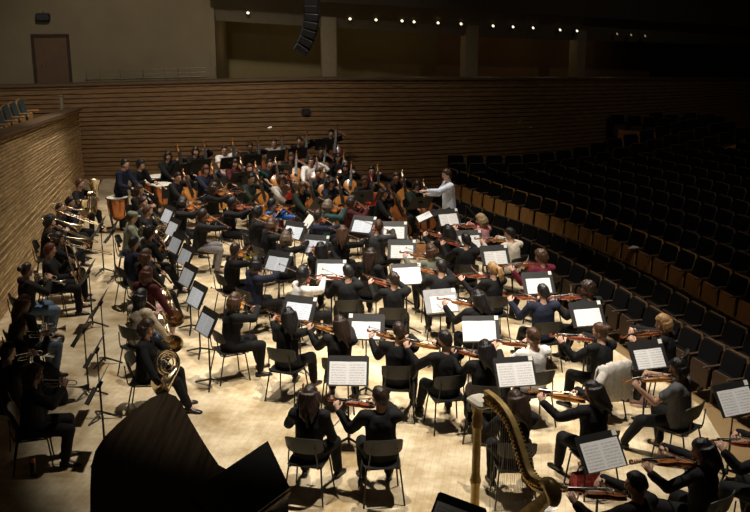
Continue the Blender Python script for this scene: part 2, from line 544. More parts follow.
def brass_protos():
    # trumpet: mouthpiece at origin, bell towards +Y
    P = []
    b = MB()
    pts = [V((0, .56 - .62 * 0, -.085))]
    line = [V((0, .08, -.085))] + [V((0, .08 + .48 * i / 12, -.085)) for i in range(1, 13)]
    b.tube(line, [.006] * 5 + flare(8, .0065, .061, 4), 12, cap=False)
    b.tube([V((0, .08, -.085)) + V((0, -.04 * math.sin(math.radians(a)), .02 - .02 * math.cos(math.radians(a)))) for a in range(0, 181, 30)] + [V((0, .26, -.045))], .0062, 8)
    P.append(('bell', b.mesh('bell', angle=70), 'silver', None))
    t = MB()
    t.tube([(0, .06, 0), (0, .36, 0)] + [V((0, .36, -.03)) + V((0, .05 * math.sin(math.radians(a)), .03 * math.cos(math.radians(a)))) for a in range(20, 181, 32)] + [(0, .2, -.06)], .0062, 8)
    P.append(('tuning_slide', t.mesh('slide'), 'silver', None))
    m = MB(); m.tube([(0, 0, 0), (0, .02, 0), (0, .03, 0), (0, .085, 0)], [.0135, .011, .0055, .0055], 10)
    P.append(('mouthpiece', m.mesh('mouthpiece'), 'silver', None))
    v = MB()
    for i in range(3):
        v.tube([(0, .21 + .032 * i, -.125), (0, .21 + .032 * i, .005), (0, .21 + .032 * i, .008), (0, .21 + .032 * i, .028), (0, .21 + .032 * i, .03), (0, .21 + .032 * i, .035)], [.0135, .0135, .005, .005, .010, .010], 10)
    P.append(('valves', v.mesh('valves'), 'silver', None))
    PROTO['trumpet'] = P
    # trombone
    P = []
    s = MB()
    for x in (0, .075):
        s.tube([(x, .05, 0), (x, .85, 0)], .009, 8)
    s.tube([V((.0375, .85, 0)) + V((-.0375 * math.cos(math.radians(a)), .04 * math.sin(math.radians(a)), 0)) for a in range(0, 181, 20)], .009, 8)
    s.tube([(0, .30, 0), (.075, .30, 0)], .006, 6); s.tube([(0, .12, 0), (.075, .12, 0)], .006, 6)
    P.append(('slide', s.mesh('slide'), 'brass', None))
    b = MB()
    line = [V((.075, .05, 0)), V((.075, -.22, .02))] + [V((.0, -.22, .05)) + V((.075 * math.cos(math.radians(a)), -.075 * math.sin(math.radians(a)), .03 * a / 180)) for a in range(20, 181, 20)]
    st = line[-1]
    n = 14
    line2 = [st + (V((-.085, .48, .10)) - st) * (i / (n - 1)) for i in range(n)]
    b.tube(line, .010, 8)
    b.tube(line2, flare(n, .011, .108, 4.5), 14, cap=False)
    P.append(('bell', b.mesh('bell', angle=70), 'brass', None))
    m = MB(); m.tube([(0, 0, 0), (0, .02, 0), (0, .03, 0), (0, .06, 0)], [.019, .015, .008, .008], 10)
    P.append(('mouthpiece', m.mesh('mouthpiece'), 'silver', None))
    PROTO['trombone'] = P
    # tuba and euphonium: origin at body centre, bell up, facing +Y
    def tuba(kind, k):
        P = []
        b = MB()
        line = circ((0, 0, -.22 * k), (-1, 0, 0), (0, 0, -1), .16 * k, 180, 0, 12)
        line += [V((-.16 * k, 0, -.22 * k + .72 * k * i / 11)) for i in range(1, 12)]
        rad = [.035 * k + .03 * k * i / 12 for i in range(13)] + [(.066 + .14 * (i / 11) ** 4) * k for i in range(1, 12)]
        b.tube(line, rad, 16, cap=False)
        P.append(('bell', b.mesh('bell', angle=70), 'brass', None))
        t = MB()
        for q, r in ((0.03, .15), (-.03, .12), (.06, .10)):
            a = [V((x * r * k, q * k, z * k)) for x, z in ((1, -.22), (1, .1), (.7, .2), (0, .23), (-.6, .2), (-.75, .1), (-.75, -.15), (-.4, -.3), (.3, -.34), (.8, -.3))]
            t.tube(catmull(a, 5, True), .017 * k, 8, closed=True)
        t.tube(catmull([(.12 * k, .02 * k, .12 * k), (.02 * k, -.05 * k, .22 * k), (0, -.13 * k, .30 * k)], 6), .010 * k, 8)
        P.append(('tubing', t.mesh('tubing'), 'brass', None))
        v = MB()
        for i in range(4):
            v.tube([(.11 * k - .055 * k * i, .07 * k, -.12 * k), (.11 * k - .055 * k * i, .07 * k, .1 * k), (.11 * k - .055 * k * i, .07 * k, .1 * k), (.11 * k - .055 * k * i, .07 * k, .14 * k)], [.022 * k, .022 * k, .007, .007], 10)
        P.append(('valves', v.mesh('valves'), 'silver', None))
        m = MB(); m.tube([(0, -.13 * k, .30 * k), (0, -.155 * k, .315 * k), (0, -.175 * k, .32 * k)], [.009, .012, .02], 10)
        P.append(('mouthpiece', m.mesh('mouthpiece'), 'silver', None))
        PROTO[kind] = P
    tuba('tuba', 1.0)
    tuba('euphonium', .68)
    # french horn: coil in the XY plane of its own frame, bell flares to -Y/+X
    P = []
    c = MB()
    for r, z, rr in ((.155, 0, .011), (.135, .022, .009), (.12, -.02, .009), (.09, .015, .008)):
        c.tube(circ((0, 0, z), (1, 0, 0), (0, 1, 0), r, 0, 340, 26), rr, 8, closed=True)
    c.tube(catmull([(-.09, .05, .015), (-.02, .0, .03), (.05, -.06, .02), (.10, -.04, 0)], 5), .008, 8)
    c.tube(catmull([(-.06, -.08, .01), (.0, .03, .02), (.07, .08, .0)], 5), .008, 8)
    P.append(('coil', c.mesh('coil'), 'brass', None))
    b = MB()
    line = catmull(circ((0, 0, -.01), (1, 0, 0), (0, 1, 0), .15, 120, 250, 8) + [V((.06, -.20, -.03)), V((.16, -.235, -.05)), V((.235, -.25, -.06))], 3)
    k = len(line)
    b.tube(line, [.012 + .02 * i / k + .125 * (i / (k - 1)) ** 7 for i in range(k)], 18, cap=False)
    P.append(('bell', b.mesh('bell', angle=80), 'brass', None))
    l = MB()
    l.tube(catmull([(-.15, .03, .02), (-.12, .16, .05), (-.05, .28, .08), (-.02, .34, .10)], 5), .006, 8)
    P.append(('leadpipe', l.mesh('leadpipe'), 'brass', None))
    m = MB(); m.tube([(-.02, .34, .10), (-.005, .375, .115), (0, .385, .12)], [.0065, .010, .014], 8)
    P.append(('mouthpiece', m.mesh('mouthpiece'), 'silver', None))
    v = MB()
    for i in range(4):
        v.tube([(-.05 + .03 * i, .06 - .035 * i, .01), (-.05 + .03 * i, .06 - .035 * i, .055)], .019, 12)
    P.append(('valves', v.mesh('valves'), 'silver', None))
    for q in P: q[1].transform(M4.Scale(1.1, 4))
    PROTO['french_horn'] = P
    # woodwinds: mouth end at origin, +Y down the bore
    def wind(kind, L, r, bell, m, reed):
        P = []
        b = MB()
        b.tube([(0, 0, 0), (0, .02, 0), (0, .07, 0), (0, .08, 0), (0, L * .5, 0), (0, L * .5 + .02, 0), (0, L * .84, 0), (0, L * .94, 0), (0, L, 0)], [.004 if reed else .007, .006 if reed else .010, r * .9, r * 1.25, r, r * 1.25, r, r * 1.5, bell], 12)
        P.append(('bore', b.mesh('bore'), m, None))
        k = MB()
        for i in range(12):
            y = L * (.16 + .054 * i)
            k.tube([(0, y, r), (0, y, r + .006)], .008, 8)
            k.tube([(.008, y - .02, r * .9), (.012, y + .03, r * .9)], .0025, 5)
        k.tube([(.013, L * .18, r * .8), (.013, L * .8, r * .8)], .003, 5)
        P.append(('keys', k.mesh('keys'), 'silver', None))
        PROTO[kind] = P
    wind('clarinet', .66, .0135, .03, 'ebony', False)
    wind('oboe', .62, .011, .021, 'ebony', True)
    P = []
    b = MB(); b.tube([(0, -.35, 0), (0, .55, 0)], .022, 12); b.tube([(.045, -.35, 0), (.045, .93, 0), (.045, .97, 0)], [.024, .02, .024], 12)
    b.tube([(0, -.36, 0), (.045, -.36, 0)], .026, 10)
    P.append(('bore', b.mesh('bore'), 'maroon_wood', None))
    b = MB(); b.tube(catmull([(0, .55, 0), (-.02, .66, .03), (-.10, .69, .10), (-.17, .66, .16)], 6), .005, 8)
    P.append(('bocal', b.mesh('bocal'), 'silver', None))
    b = MB()
    for i in range(10):
        b.tube([(0, -.25 + .07 * i, .02), (0, -.25 + .07 * i, .032)], .010, 8)
    P.append(('keys', b.mesh('keys'), 'silver', None))
    PROTO['bassoon'] = P
brass_protos()

def furniture():
    # orchestra chair, faces +Y, origin on the floor under the seat
    P = []
    s = MB()
    top, bot = [], []
    nx, ny = 9, 8
    for t in (0, 1):
        g = []
        for j in range(ny):
            y = -.20 + .42 * j / (ny - 1)
            for i in range(nx):
                q = -1 + 2 * i / (nx - 1)
                w = .225 * (1 - .12 * abs(j / (ny - 1) - .5) * 2) 
                z = .445 + .018 * q * q - (.022 * max(0, (j - 5) / 2) ** 2) + .012 * max(0, (1 - j)) 
                g.append((q * w, y, z - t * .014))
        if t == 0: top = g
        else: bot = g
    n = nx * ny
    fs = []
    for j in range(ny - 1):
        for i in range(nx - 1):
            a = j * nx + i
            fs.append((a, a + 1, a + nx + 1, a + nx))
            fs.append((n + a, n + a + nx, n + a + nx + 1, n + a + 1))
    edge = [i for i in range(nx)] + [j * nx + nx - 1 for j in range(1, ny)] + [(ny - 1) * nx + i for i in range(nx - 2, -1, -1)] + [j * nx for j in range(ny - 2, 0, -1)]
    for a, b in zip(edge, edge[1:] + edge[:1]):
        fs.append((b, a, n + a, n + b))
    s.add(top + bot, fs)
    P.append(('seat', s.mesh('seat'), 'chair_plastic', None))
    b = MB()
    R = []
    for q in [i / 10 * 2 - 1 for i in range(11)]:
        x = .222 * math.sin(q * 1.15) / math.sin(1.15)
        y = -.235 + .075 * (q * q)
        hh = .105 * (1 - .35 * abs(q) ** 4)
        zc = .725
        R.append([(x, y - .006 + .02, zc - hh), (x, y + .006 + .02, zc - hh), (x, y + .006 - .01, zc), (x, y + .006 - .03, zc + hh), (x, y - .006 - .03, zc + hh), (x, y - .006 - .01, zc)])
    b.loft(R)
    P.append(('backrest', b.mesh('backrest'), 'chair_plastic', None))
    f = MB()
    for sx in (-1, 1):
        f.tube(catmull([(sx * .16, -.15, .425), (sx * .17, -.21, .45), (sx * .17, -.235, .55), (sx * .15, -.255, .72)], 4), .009, 8)
        f.tube([(sx * .19, -.17, .425), (sx * .19, .17, .425)], .010, 8)
    f.tube([(-.19, .15, .425), (.19, .15, .425)], .010, 8); f.tube([(-.19, -.15, .425), (.19, -.15, .425)], .010, 8)
    P.append(('frame', f.mesh('frame'), 'chair_steel', None))
    for sx in (-1, 1):
        for y0, y1 in ((.17, .215), (-.17, -.255)):
            l = MB()
            l.tube(catmull([(sx * .19, y0 * .8, .425), (sx * .195, y0, .41), (sx * .235, y1, .012), (sx * .235, y1, .0)], 4), .0105, 8)
            P.append(('leg', l.mesh('leg'), 'chair_steel', None))
    PROTO['orchestra_chair'] = P
    # black stool for bass players
    P = []
    s = MB(); s.lathe([(.15, .60), (.17, .61), (.175, .64), (.165, .66), (.1, .668)], 20)
    P.append(('seat', s.mesh('seat'), 'chair_plastic', None))
    for i in range(4):
        a = PI / 4 + i * PI / 2
        l = MB(); l.tube([(.11 * math.cos(a), .11 * math.sin(a), .61), (.22 * math.cos(a), .22 * math.sin(a), 0)], .013, 8)
        P.append(('leg', l.mesh('leg'), 'chair_steel', None))
    r = MB(); r.tube(circ((0, 0, .25), (1, 0, 0), (0, 1, 0), .18, 0, 345, 24), .009, 6, closed=True)
    P.append(('footring', r.mesh('footring'), 'chair_steel', None))
    PROTO['tall_stool'] = P
    # music stand; player sits at -Y, desk front faces -Y and up. origin on the floor under the desk
    def stand(kind, w, h, tilt, hc, dm):
        P = []
        T = M4.Rotation(math.radians(90 - tilt), 4, 'X')
        T.translation = V((0, 0, hc))
        d = MB()
        hw, hh = w / 2, h / 2
        R = []
        for z, k in ((-.003, 1), (.003, 1)):
            R.append([T @ V(p) for p in ((-hw, -hh, z), (hw, -hh, z), (hw, hh - .02, z), (hw - .02, hh, z), (-hw + .02, hh, z), (-hw, hh - .02, z))])
        d.loft(R)
        P.append(('desk', d.mesh('desk', smooth=False), dm, None))
        l = MB()
        l.box(T @ V((0, -hh + .002, .028)), (w, .004, .056), T.to_3x3())
        P.append(('lip', l.mesh('lip', smooth=False), dm, None))
        p = MB()
        p.tube([(0, .012, .04), (0, .012, hc * .58)], .014, 10); p.tube([(0, .012, hc * .55), (0, .012, hc - .03)], .0095, 8)
        p.box(T @ V((0, 0, -.02)), (.09, .06, .035), T.to_3x3())
        P.append(('pole', p.mesh('pole'), 'stand_black', None))
        for i in range(3):
            a = PI / 2 + i * 2 * PI / 3
            g = MB()
            g.tube([(.0, .012, .10), (.14 * math.cos(a), .012 + .14 * math.sin(a), .055), (.27 * math.cos(a), .012 + .27 * math.sin(a), .008)], [.017, .015, .012], 7)
            P.append(('foot', g.mesh('foot'), 'stand_black', None))
        PROTO[kind] = P
        return T
    global STAND_T
    STAND_T = stand('music_stand', .53, .40, 38, 1.03, 'stand_black')
    stand('tall_music_stand', .53, .36, 24, 1.22, 'stand_black')
    stand('conductor_stand', .60, .44, 66, 1.06, 'stand_black')
    stand('wind_music_stand', .53, .38, 27, 1.0, 'stand_black')
    # sheet music: two curled pages; local XY plane, faces +Z, bottom edge towards -Y
    for kind, w, h in (('sheet_music', .235, .31), ('small_sheet_music', .205, .27)):
        P = []
        for sx in (-1, 1):
            s = MB()
            k = 7
            g = []
            for t in (0, .0025):
                for i in range(k):
                    q = i / (k - 1)
                    for y in (-h / 2, h / 2):
                        g.append((sx * q * w, y, .002 + .012 * math.sin(q * 2.4) * .8 + t))
            fs = []
            m = k * 2
            for i in range(k - 1):
                a = i * 2
                fs += [(a, a + 1, a + 3, a + 2), (m + a, m + a + 2, m + a + 3, m + a + 1), (a, a + 2, m + a + 2, m + a), (a + 1, m + a + 1, m + a + 3, a + 3)]
            fs += [(0, m, m + 1, 1), (m - 2, m - 1, 2 * m - 1, 2 * m - 2)]
            if sx < 0: fs = [tuple(reversed(f)) for f in fs]
            s.add(g, fs)
            P.append(('page', s.mesh('page'), 'page_white', None))
        PROTO[kind] = P
    # timpano, origin on floor
    def timp(kind, r):
        P = []
        b = MB()
        b.lathe([(.06, .25), (r * .5, .29), (r * .82, .42), (r * .97, .60), (r, .80)], 28)
        P.append(('bowl', b.mesh('bowl'), 'copper', None))
        h = MB(); h.lathe([(r * 1.0, .80), (r * 1.04, .815), (r * 1.0, .83), (r * .96, .832), (r * .05, .833)], 28)
        P.append(('drum_head', h.mesh('head', angle=25), 'drumhead', None))
        q = MB(); q.tube(circ((0, 0, .818), (1, 0, 0), (0, 1, 0), r * 1.05, 0, 350, 36), .013, 6, closed=True)
        P.append(('hoop', q.mesh('hoop'), 'chair_steel', None))
        for i in range(4):
            a = PI / 4 + i * PI / 2
            g = MB(); g.tube([(r * 1.07 * math.cos(a), r * 1.07 * math.sin(a), .80), (r * 1.08 * math.cos(a), r * 1.08 * math.sin(a), .45), (r * .7 * math.cos(a), r * .7 * math.sin(a), .0)], .015, 8)
            P.append(('strut', g.mesh('strut'), 'chair_steel', None))
        g = MB(); g.box((0, -r * .75, .09), (.10, .22, .04), bev=.01); g.tube([(0, -r * .7, .10), (0, 0, .27)], .012, 6)
        P.append(('pedal', g.mesh('pedal'), 'chair_steel', None))
        PROTO[kind] = P
    timp('timpani', .31)
    timp('small_timpani', .25)
    # mallet
    P = []
    m = MB(); m.tube([(0, 0, 0), (0, .36, 0)], .006, 6); P.append(('stick', m.mesh('stick'), 'maple', None))
    m = MB(); m.ball((0, .365, 0), .02, 10, 7); P.append(('felt_head', m.mesh('felt_head'), 'drumhead', None))
    PROTO['mallet'] = P
    P = []
    m = MB(); m.tube([(0, 0, 0), (0, .10, 0), (0, .38, 0)], [.008, .004, .002], 6); P.append(('shaft', m.mesh('shaft'), 'card', None))
    PROTO['baton'] = P
    # auditorium seat, faces +Y, origin on the floor under it
    P = []
    def panel(w0, w1, z0, z1, y0, y1, th, r=.05):
        b = MB()
        R = []
        k = 9
        for i in range(k):
            q = i / (k - 1)
            z = z0 + (z1 - z0) * q
            w = (w0 + (w1 - w0) * q) / 2
            e = 0
            if z1 - z < r: e = r - math.sqrt(max(0, r * r - (r - (z1 - z)) ** 2))
            y = y0 + (y1 - y0) * q
            R.append([(-w + e, y, z), (w - e, y, z), (w - e, y - th, z), (-w + e, y - th, z)])
        b.loft(R)
        return b
    P.append(('back_shell', panel(.50, .515, .34, .92, -.12, -.25, .03).mesh('back_shell', angle=30), 'seat_wood', None))
    P.append(('backrest', panel(.485, .49, .44, .905, -.085, -.20, .06, .04).mesh('backrest', angle=30), 'seat_cushion', None))
    P.append(('seat_pan', panel(.46, .47, .24, .60, .015, -.005, .035, .03).mesh('seat_pan', angle=30), 'seat_wood', None))
    P.append(('seat_cushion', panel(.45, .46, .26, .61, -.02, -.04, .05, .03).mesh('seat_cushion', angle=30), 'seat_cushion', None))
    a = MB(); a.box((-.28, -.03, .63), (.045, .34, .03), bev=.01); a.box((-.28, -.10, .31), (.03, .10, .62))
    P.append(('armrest', a.mesh('armrest', smooth=False), 'seat_wood', None))
    PROTO['auditorium_seat'] = P
furniture()
# ------------------------------------------------------------------ people
def ik(a, w, l1, l2, pole):
    a, w = V(a), V(w)
    d = w - a
    L = d.length
    mx = (l1 + l2) * .995
    if L > mx:
        w = a + d * (mx / L); d = w - a; L = mx
    t = d / L
    x = (l1 * l1 - l2 * l2 + L * L) / (2 * L)
    h = math.sqrt(max(0, l1 * l1 - x * x))
    p = V(pole)
    p = (p - t * p.dot(t))
    p = p.normalized() if p.length > 1e-5 else V((0, 0, 1))
    return a + t * x + p * h, w

HAIRDEF = {}
def head_parts(b, Hm):
    """skull, jaw, nose, ears (to be fused)"""
    n, k = 20, 15
    R = []
    for i in range(k):
        ph = PI * (i + .3) / (k - .4) - PI / 2
        ring = []
        for j in range(n):
            th = 2 * PI * j / n
            x, y, z = math.cos(ph) * math.cos(th), math.cos(ph) * math.sin(th), math.sin(ph)
            X, Y, Z = x * .074, y * .096, z * .118
            if z < 0:
                X *= 1 - .30 * (-z) ** 1.3
                if y < 0: Y *= 1 - .42 * min(1, -z * 1.3)
            if y > 0: Y *= .95
            ring.append(Hm @ V((X, Y, Z)))
        R.append(ring)
    b.loft(R)
    r3 = Hm.to_3x3()
    b.ball(Hm @ V((0, .072, -.097)), (.026, .020, .018), 10, 7, r3)
    b.ball(Hm @ V((0, .094, -.012)), (.014, .022, .030), 10, 7, r3)
    b.ball(Hm @ V((0, .102, -.026)), (.017, .018, .013), 10, 7, r3)
    b.ball(Hm @ V((0, .078, .034)), (.052, .018, .014), 12, 7, r3)
    b.ball(Hm @ V((0, .086, -.060)), (.022, .010, .009), 10, 7, r3)
    for sx in (-1, 1):
        b.ball(Hm @ V((sx * .074, -.008, -.010)), (.010, .020, .032), 8, 7, r3)
        b.ball(Hm @ V((sx * .042, .060, -.025)), (.026, .026, .026), 8, 7, r3)
def face_marks(b, Hm):
    r3 = Hm.to_3x3()
    b.mi = 1
    for sx in (-1, 1):
        b.ball(Hm @ V((sx * .031, .0880, .008)), (.0085, .0055, .0042), 8, 6, r3)
        b.tube([Hm @ V((sx * .016, .094, .030)), Hm @ V((sx * .032, .092, .034)), Hm @ V((sx * .048, .080, .029))], .0024, 5)
    b.mi = 2
    b.ball(Hm @ V((0, .0945, -.060)), (.021, .005, .0065), 10, 6, r3)
    b.mi = 0

def hand(b, W, d, n, side, curl, spread=.5, palm=None):
    """W wrist, d finger direction, n palm normal, side +1 right -1 left"""
    W, d = V(W), V(d).normalized()
    n = V(n); n = (n - d * n.dot(d)).normalized()
    s = d.cross(n)
    ts = s * side   # towards the thumb
    m = M4((s, d, n)).transposed()
    if palm is not None:
        palm.ball(W + d * .048, (.040, .056, .017), 12, 8, m)
        palm.capsule(W - d * .02, W + d * .03, .026, .026, 8)
    for i, (o, L) in enumerate(((.030, .070), (.010, .079), (-.010, .073), (-.029, .057))):
        p = W + d * .078 + ts * o
        dd = (d + ts * (o * spread * 6)).normalized()
        r = .0095 if i < 3 else .0083
        pts = [p - dd * .02, p]
        for j, seg in enumerate((.42, .33, .25)):
            c = curl * (.8, 1.1, .8)[j]
            dd = (dd * math.cos(c) + n * math.sin(c)).normalized()
            n2 = n
            p = p + dd * (L * seg * 1.08)
            pts.append(p)
            n = (n - dd * n.dot(dd)); n.normalize()
        n = V(m.col[2])
        b.tube(pts + [pts[-1] + (pts[-1] - pts[-2]).normalized() * .005], [r, r, r * .97, r * .9, r * .8, r * .4], 7)
    p = W + d * .022 + ts * .026
    dd = (d * .55 + ts * .75 + n * .35).normalized()
    q = p + dd * .042
    dd2 = (d * .85 + ts * .15 + n * .45).normalized()
    b.tube([p - dd * .012, p, q, q + dd2 * .030, q + dd2 * .036], [.0115, .0125, .0105, .009, .004], 7)

SHOE = None
def make_shoe():
    b = MB()
    R = []
    for y, w, h in ((-.075, .012, .03), (-.068, .030, .065), (-.03, .037, .085), (.02, .037, .082), (.07, .042, .058), (.12, .046, .046), (.16, .040, .036), (.185, .020, .026), (.190, .008, .018)):
        ring = []
        for j in range(12):
            a = 2 * PI * j / 12
            ring.append((w * math.cos(a), y, max(0, h / 2 + h / 2 * math.sin(a) * 1.0)))
        R.append(ring)
    b.loft(R)
    return b.mesh('shoe')

def crease(me, amp, sc, seed):
    n = len(me.vertices)
    co = np.empty(n * 3, dtype=np.float32); no = np.empty(n * 3, dtype=np.float32)
    me.vertices.foreach_get('co', co)
    me.vertex_normals.foreach_get('vector', no)
    p = co.reshape(-1, 3).copy(); q = no.reshape(-1, 3)
    w = np.zeros(n, dtype=np.float32)
    r = np.random.RandomState(int(seed * 2) + 5)
    for k in range(10):
        f = r.normal(size=3) * sc * (1.6 + .45 * k)
        f[2] *= .6
        w += np.sin(p @ f.astype(np.float32) + r.uniform(0, 6.28)) * (1 / (1 + .25 * k))
    p += q * (w * amp * .22)[:, None]
    me.vertices.foreach_set('co', p.ravel())
    me.update()
    return me
PCACHE = {}
def build_person(key):
    """key = (kind, variant, sleeve, fem, seat) -> meshes and anchors in local space (floor under pelvis, facing +Y)"""
    if key in PCACHE:
        return PCACHE[key]
    kind, var, sleeve, fem, seat = key
    rnd = random.Random(sum(ord(ch) for ch in str(key)))
    u = lambda a, b: a + (b - a) * rnd.random()
    standing = seat == 'stand'
    zp = {'chair': .545, 'stool': .76, 'stand': .98}[seat]
    lean = {'violin': .06, 'viola': .10, 'cello': .16, 'bass': .16, 'rest': .02, 'conduct': .05, 'timp': .20}.get(kind, .05) + u(-.05, .06)
    if kind == 'hunch': lean = .42
    tw = u(-.04, .04)
    P = V((0, -.03, zp))
    sp = V((0, math.sin(lean), math.cos(lean)))
    sh = .170 if fem else .188
    Nk = P + sp * .50
    S0 = P + sp * .445
    yaw, pitch, roll = u(-.15, .15), -.12 + u(-.12, .06), 0
    if kind in ('violin', 'viola'): yaw, pitch, roll = .55 + u(-.15, .12), -.22, -.10
    if kind == 'cello': yaw, pitch = -.12 + u(-.2, .3), -.28
    if kind == 'bass': yaw, pitch = -.25 + u(-.2, .2), -.2
    if kind == 'conduct': yaw, pitch = .12, -.22
    if kind == 'horn': pitch = -.22
    neckd = (sp + V((0, .22, .25))).normalized()
    Hc = Nk + neckd * .165
    Hm = M4.Rotation(yaw, 4, 'Z') @ M4.Rotation(pitch, 4, 'X') @ M4.Rotation(roll, 4, 'Y')
    Hm.translation = Hc
    mouth = Hm @ V((0, .10, -.060))
    SL = S0 + V((-sh, .0 + tw, 0)); SR = S0 + V((sh, .0 - tw, 0))
    props = {}
    # ---- arms per kind
    poleL, poleR = V((-.5, -.2, -1)), V((.5, -.2, -1))
    cl, cr = .55, .55
    if kind in ('violin', 'viola'):
        a = math.radians(50 + u(-9, 9))
        d = V((-math.sin(a), math.cos(a), u(-.10, .06))).normalized()
        T = Nk + V((-.062, .075, .028))
        up = V((.32, .12, 1))
        F = frame(T, d, up)
        props['inst'] = F
        Ln = (.355 + .135) if kind == 'violin' else (.41 + .15)
        top = TOPV if kind == 'violin' else TOPA
        px = V(F.col[0][:3]); pz = V(F.col[2][:3])
        hold = F @ V((0, Ln * .93, -.012))
        WL = hold - pz * .075 - d * .03 - px * .055
        dL = (pz * .8 + d * .45 + px * .12); nL = px
        poleL = V((-.25, -.05, -1)) + px * .3
        C = F @ V((0, Ln * .36, top))
        bd = (px * .98 + d * u(-.10, .10) - pz * u(-.04, .22)).normalized()
        t = u(.16, .50)
        frog = C + bd * t
        props['bow'] = frame(frog + bd * .04, -bd, pz)
        WR = frog + bd * .085 + pz * .045 - d * .02
        dR = (-bd * .65 - pz * .55 + d * .55); nR = (-pz * .8 - bd * .3)
        poleR = V((.9, -.1, -.75 + t * .6))
        cl, cr = .75, .5
    elif kind == 'cello':
        foot = V((.03, .82, .0)); top = Nk + V((-.13, .13, .10))
        d = (top - foot).normalized()
        tail = foot + d * .30
        F = frame(tail, d, V((.08, 1, .35)))
        props['inst'] = F
        pz = V(F.col[2][:3]); px = V(F.col[0][:3])
        hold = F @ V((0, .755 + .29 * u(.55, .92), .09))
        WL = hold - px * .0 - pz * .03 + V((-.105, -.05, -.03)); dL = V((.9, .25, .15)) + pz * .2; nL = -pz * .6 + px * .2 + V((.2, 0, 0))
        poleL = V((-1, .1, -.6))
        C = F @ V((0, .755 * .52, TOPC))
        bd = V((1, u(-.12, .12), u(-.20, .04))).normalized()
        bd = (bd - pz * bd.dot(pz)).normalized() if True else bd
        if bd.x < 0: bd = -bd
        t = u(.12, .42)
        frog = C + bd * t
        props['bow'] = frame(frog + bd * .04, -bd, pz)
        WR = frog + bd * .10 + V((0, -.01, .05)); dR = -bd * .75 + V((0, .25, -.45)); nR = V((0, -.2, -1))
        poleR = V((1, -.2, -.4))
    elif kind == 'bass':
        foot = V((-.04, .74, 0)); top = V((-.20, .24, 1.50))
        d = (top - foot).normalized()
        tail = foot + d * .14
        F = frame(tail, d, V((.30, 1, .3)))
        props['inst'] = F
        pz = V(F.col[2][:3]); px = V(F.col[0][:3])
        hold = F @ V((0, 1.04 + .42 * u(.45, .85), .10))
        WL = hold - pz * .06 + V((-.085, -.06, .01)); dL = V((.8, .35, .35)); nL = V((.4, .3, -.2)) + pz * -.3
        poleL = V((-1, -.1, -.25 + u(0, .5)))
        C = F @ V((0, 1.04 * .56, TOPB))
        bd = V((1, 0, u(-.25, 0))).normalized(); bd = (bd - pz * bd.dot(pz)).normalized()
        t = u(.12, .3)
        frog = C + bd * t
        props['bow'] = frame(frog + bd * .04, -bd, pz)
        WR = frog + bd * .10 + V((0, -.02, .04)); dR = -bd * .8 + V((0, .2, -.3)); nR = V((0, -.2, -1))
        poleR = V((1, -.4, -.2))
    elif kind in ('trumpet', 'trombone', 'clarinet', 'oboe', 'bassoon'):
        if kind == 'trumpet':
            d = V((u(-.1, .2), .96, u(-.35, -.05))).normalized(); a, c2 = .26, .27
            off1, off2 = (-.075, -.02, -.09), (.085, -.02, -.06)
        elif kind == 'trombone':
            d = V((u(-.1, .1), .93, u(-.48, -.25))).normalized(); a, c2 = .10, u(.22, .42)
            off1, off2 = (-.06, -.05, -.05), (.055, -.06, -.04)
        else:
            d = V((u(-.05, .05), .60, -.80)).normalized(); a, c2 = .22, .40
            off1, off2 = (-.07, -.05, .0), (.07, -.05, -.0)
        F = frame(mouth, d, V((0, .3, 1)) if kind != 'trombone' else V((.25, .3, 1)))
        if kind == 'bassoon':
            F = frame(V((.10, .20, .75)), V((-.22, .10, .97)), V((0, -1, .1)))
            # bocal end sits near the mouth
            WL = F @ V((-.07, .30, .05)); WR = F @ V((.10, -.02, .05))
            dL, nL = V((.4, .6, .4)), V((.6, -.2, .3)); dR, nR = V((-.3, .7, .3)), V((-.7, -.2, .2))
        else:
            h1, h2 = F @ V((0, a, 0)), F @ V((0, c2, 0))
            WL = h1 + V(off1) ; WR = h2 + V(off2)
            dL, nL = (h1 - WL) + V((.0, .03, .06)), V((1, .1, -.1)); dR, nR = (h2 - WR) + V((0, .03, .06)), V((-1, .1, -.1))
        props['inst'] = F
        poleL, poleR = V((-.8, -.2, -.8)), V((.8, -.2, -.8))
    elif kind in ('tuba', 'euphonium'):
        k = 1.0 if kind == 'tuba' else .68
        mp = V((0, -.175 * k, .32 * k))
        R = M4.Rotation(math.radians(-8), 4, 'Y')
        F = R.copy(); F.translation = mouth + V((.0, .012, .0)) - (R @ mp)
        props['inst'] = F
        WL = F @ V((-.17 * k, .04, .05)); dL, nL = V((.3, .8, -.1)), V((1, 0, 0))
        WR = F @ V((.14 * k, -.03, .06 * k)); dR, nR = V((-.5, .8, .2)), V((-.6, -.2, -.5))
        poleL, poleR = V((-1, 0, -.5)), V((1, 0, -.5))
    elif kind == 'horn':
        y = V((-.12, -.26, .95)).normalized()
        F = frame(V((0, 0, 0)), y, V((-.67, -.50, -.32)))
        mp = F.to_3x3() @ V((0, .4235, .132))
        F.translation = mouth - mp
        props['inst'] = F
        WL = F @ V((-.14, .12, .10)); dL, nL = V((.75, .25, -.1)), V((.1, .6, -.3))
        WR = F @ V((.24, -.25, -.045)); dR, nR = F.to_3x3() @ V((-.9, .1, .0)), V((-.2, .5, .4))
        poleL, poleR = V((-1, .1, -.6)), V((1, -.3, -.4))
    elif kind == 'conduct':
        WL = V((-.30, .50, 1.36)); dL, nL = V((-.25, .9, .12)), V((.2, .1, -1))
        WR = V((.16, .40, 1.20)); dR, nR = V((-.35, .85, .1)), V((-.2, .2, -1))
        cl, cr = .15, .7
        props['bow'] = frame(WR + V((-.03, .06, .0)), V((-.45, .8, .35)), V((0, 0, 1)))
    elif kind == 'timp':
        z = 1.05 if standing else .98
        WL = V((-.16, .42, z)); WR = V((.18, .40, z + .04))
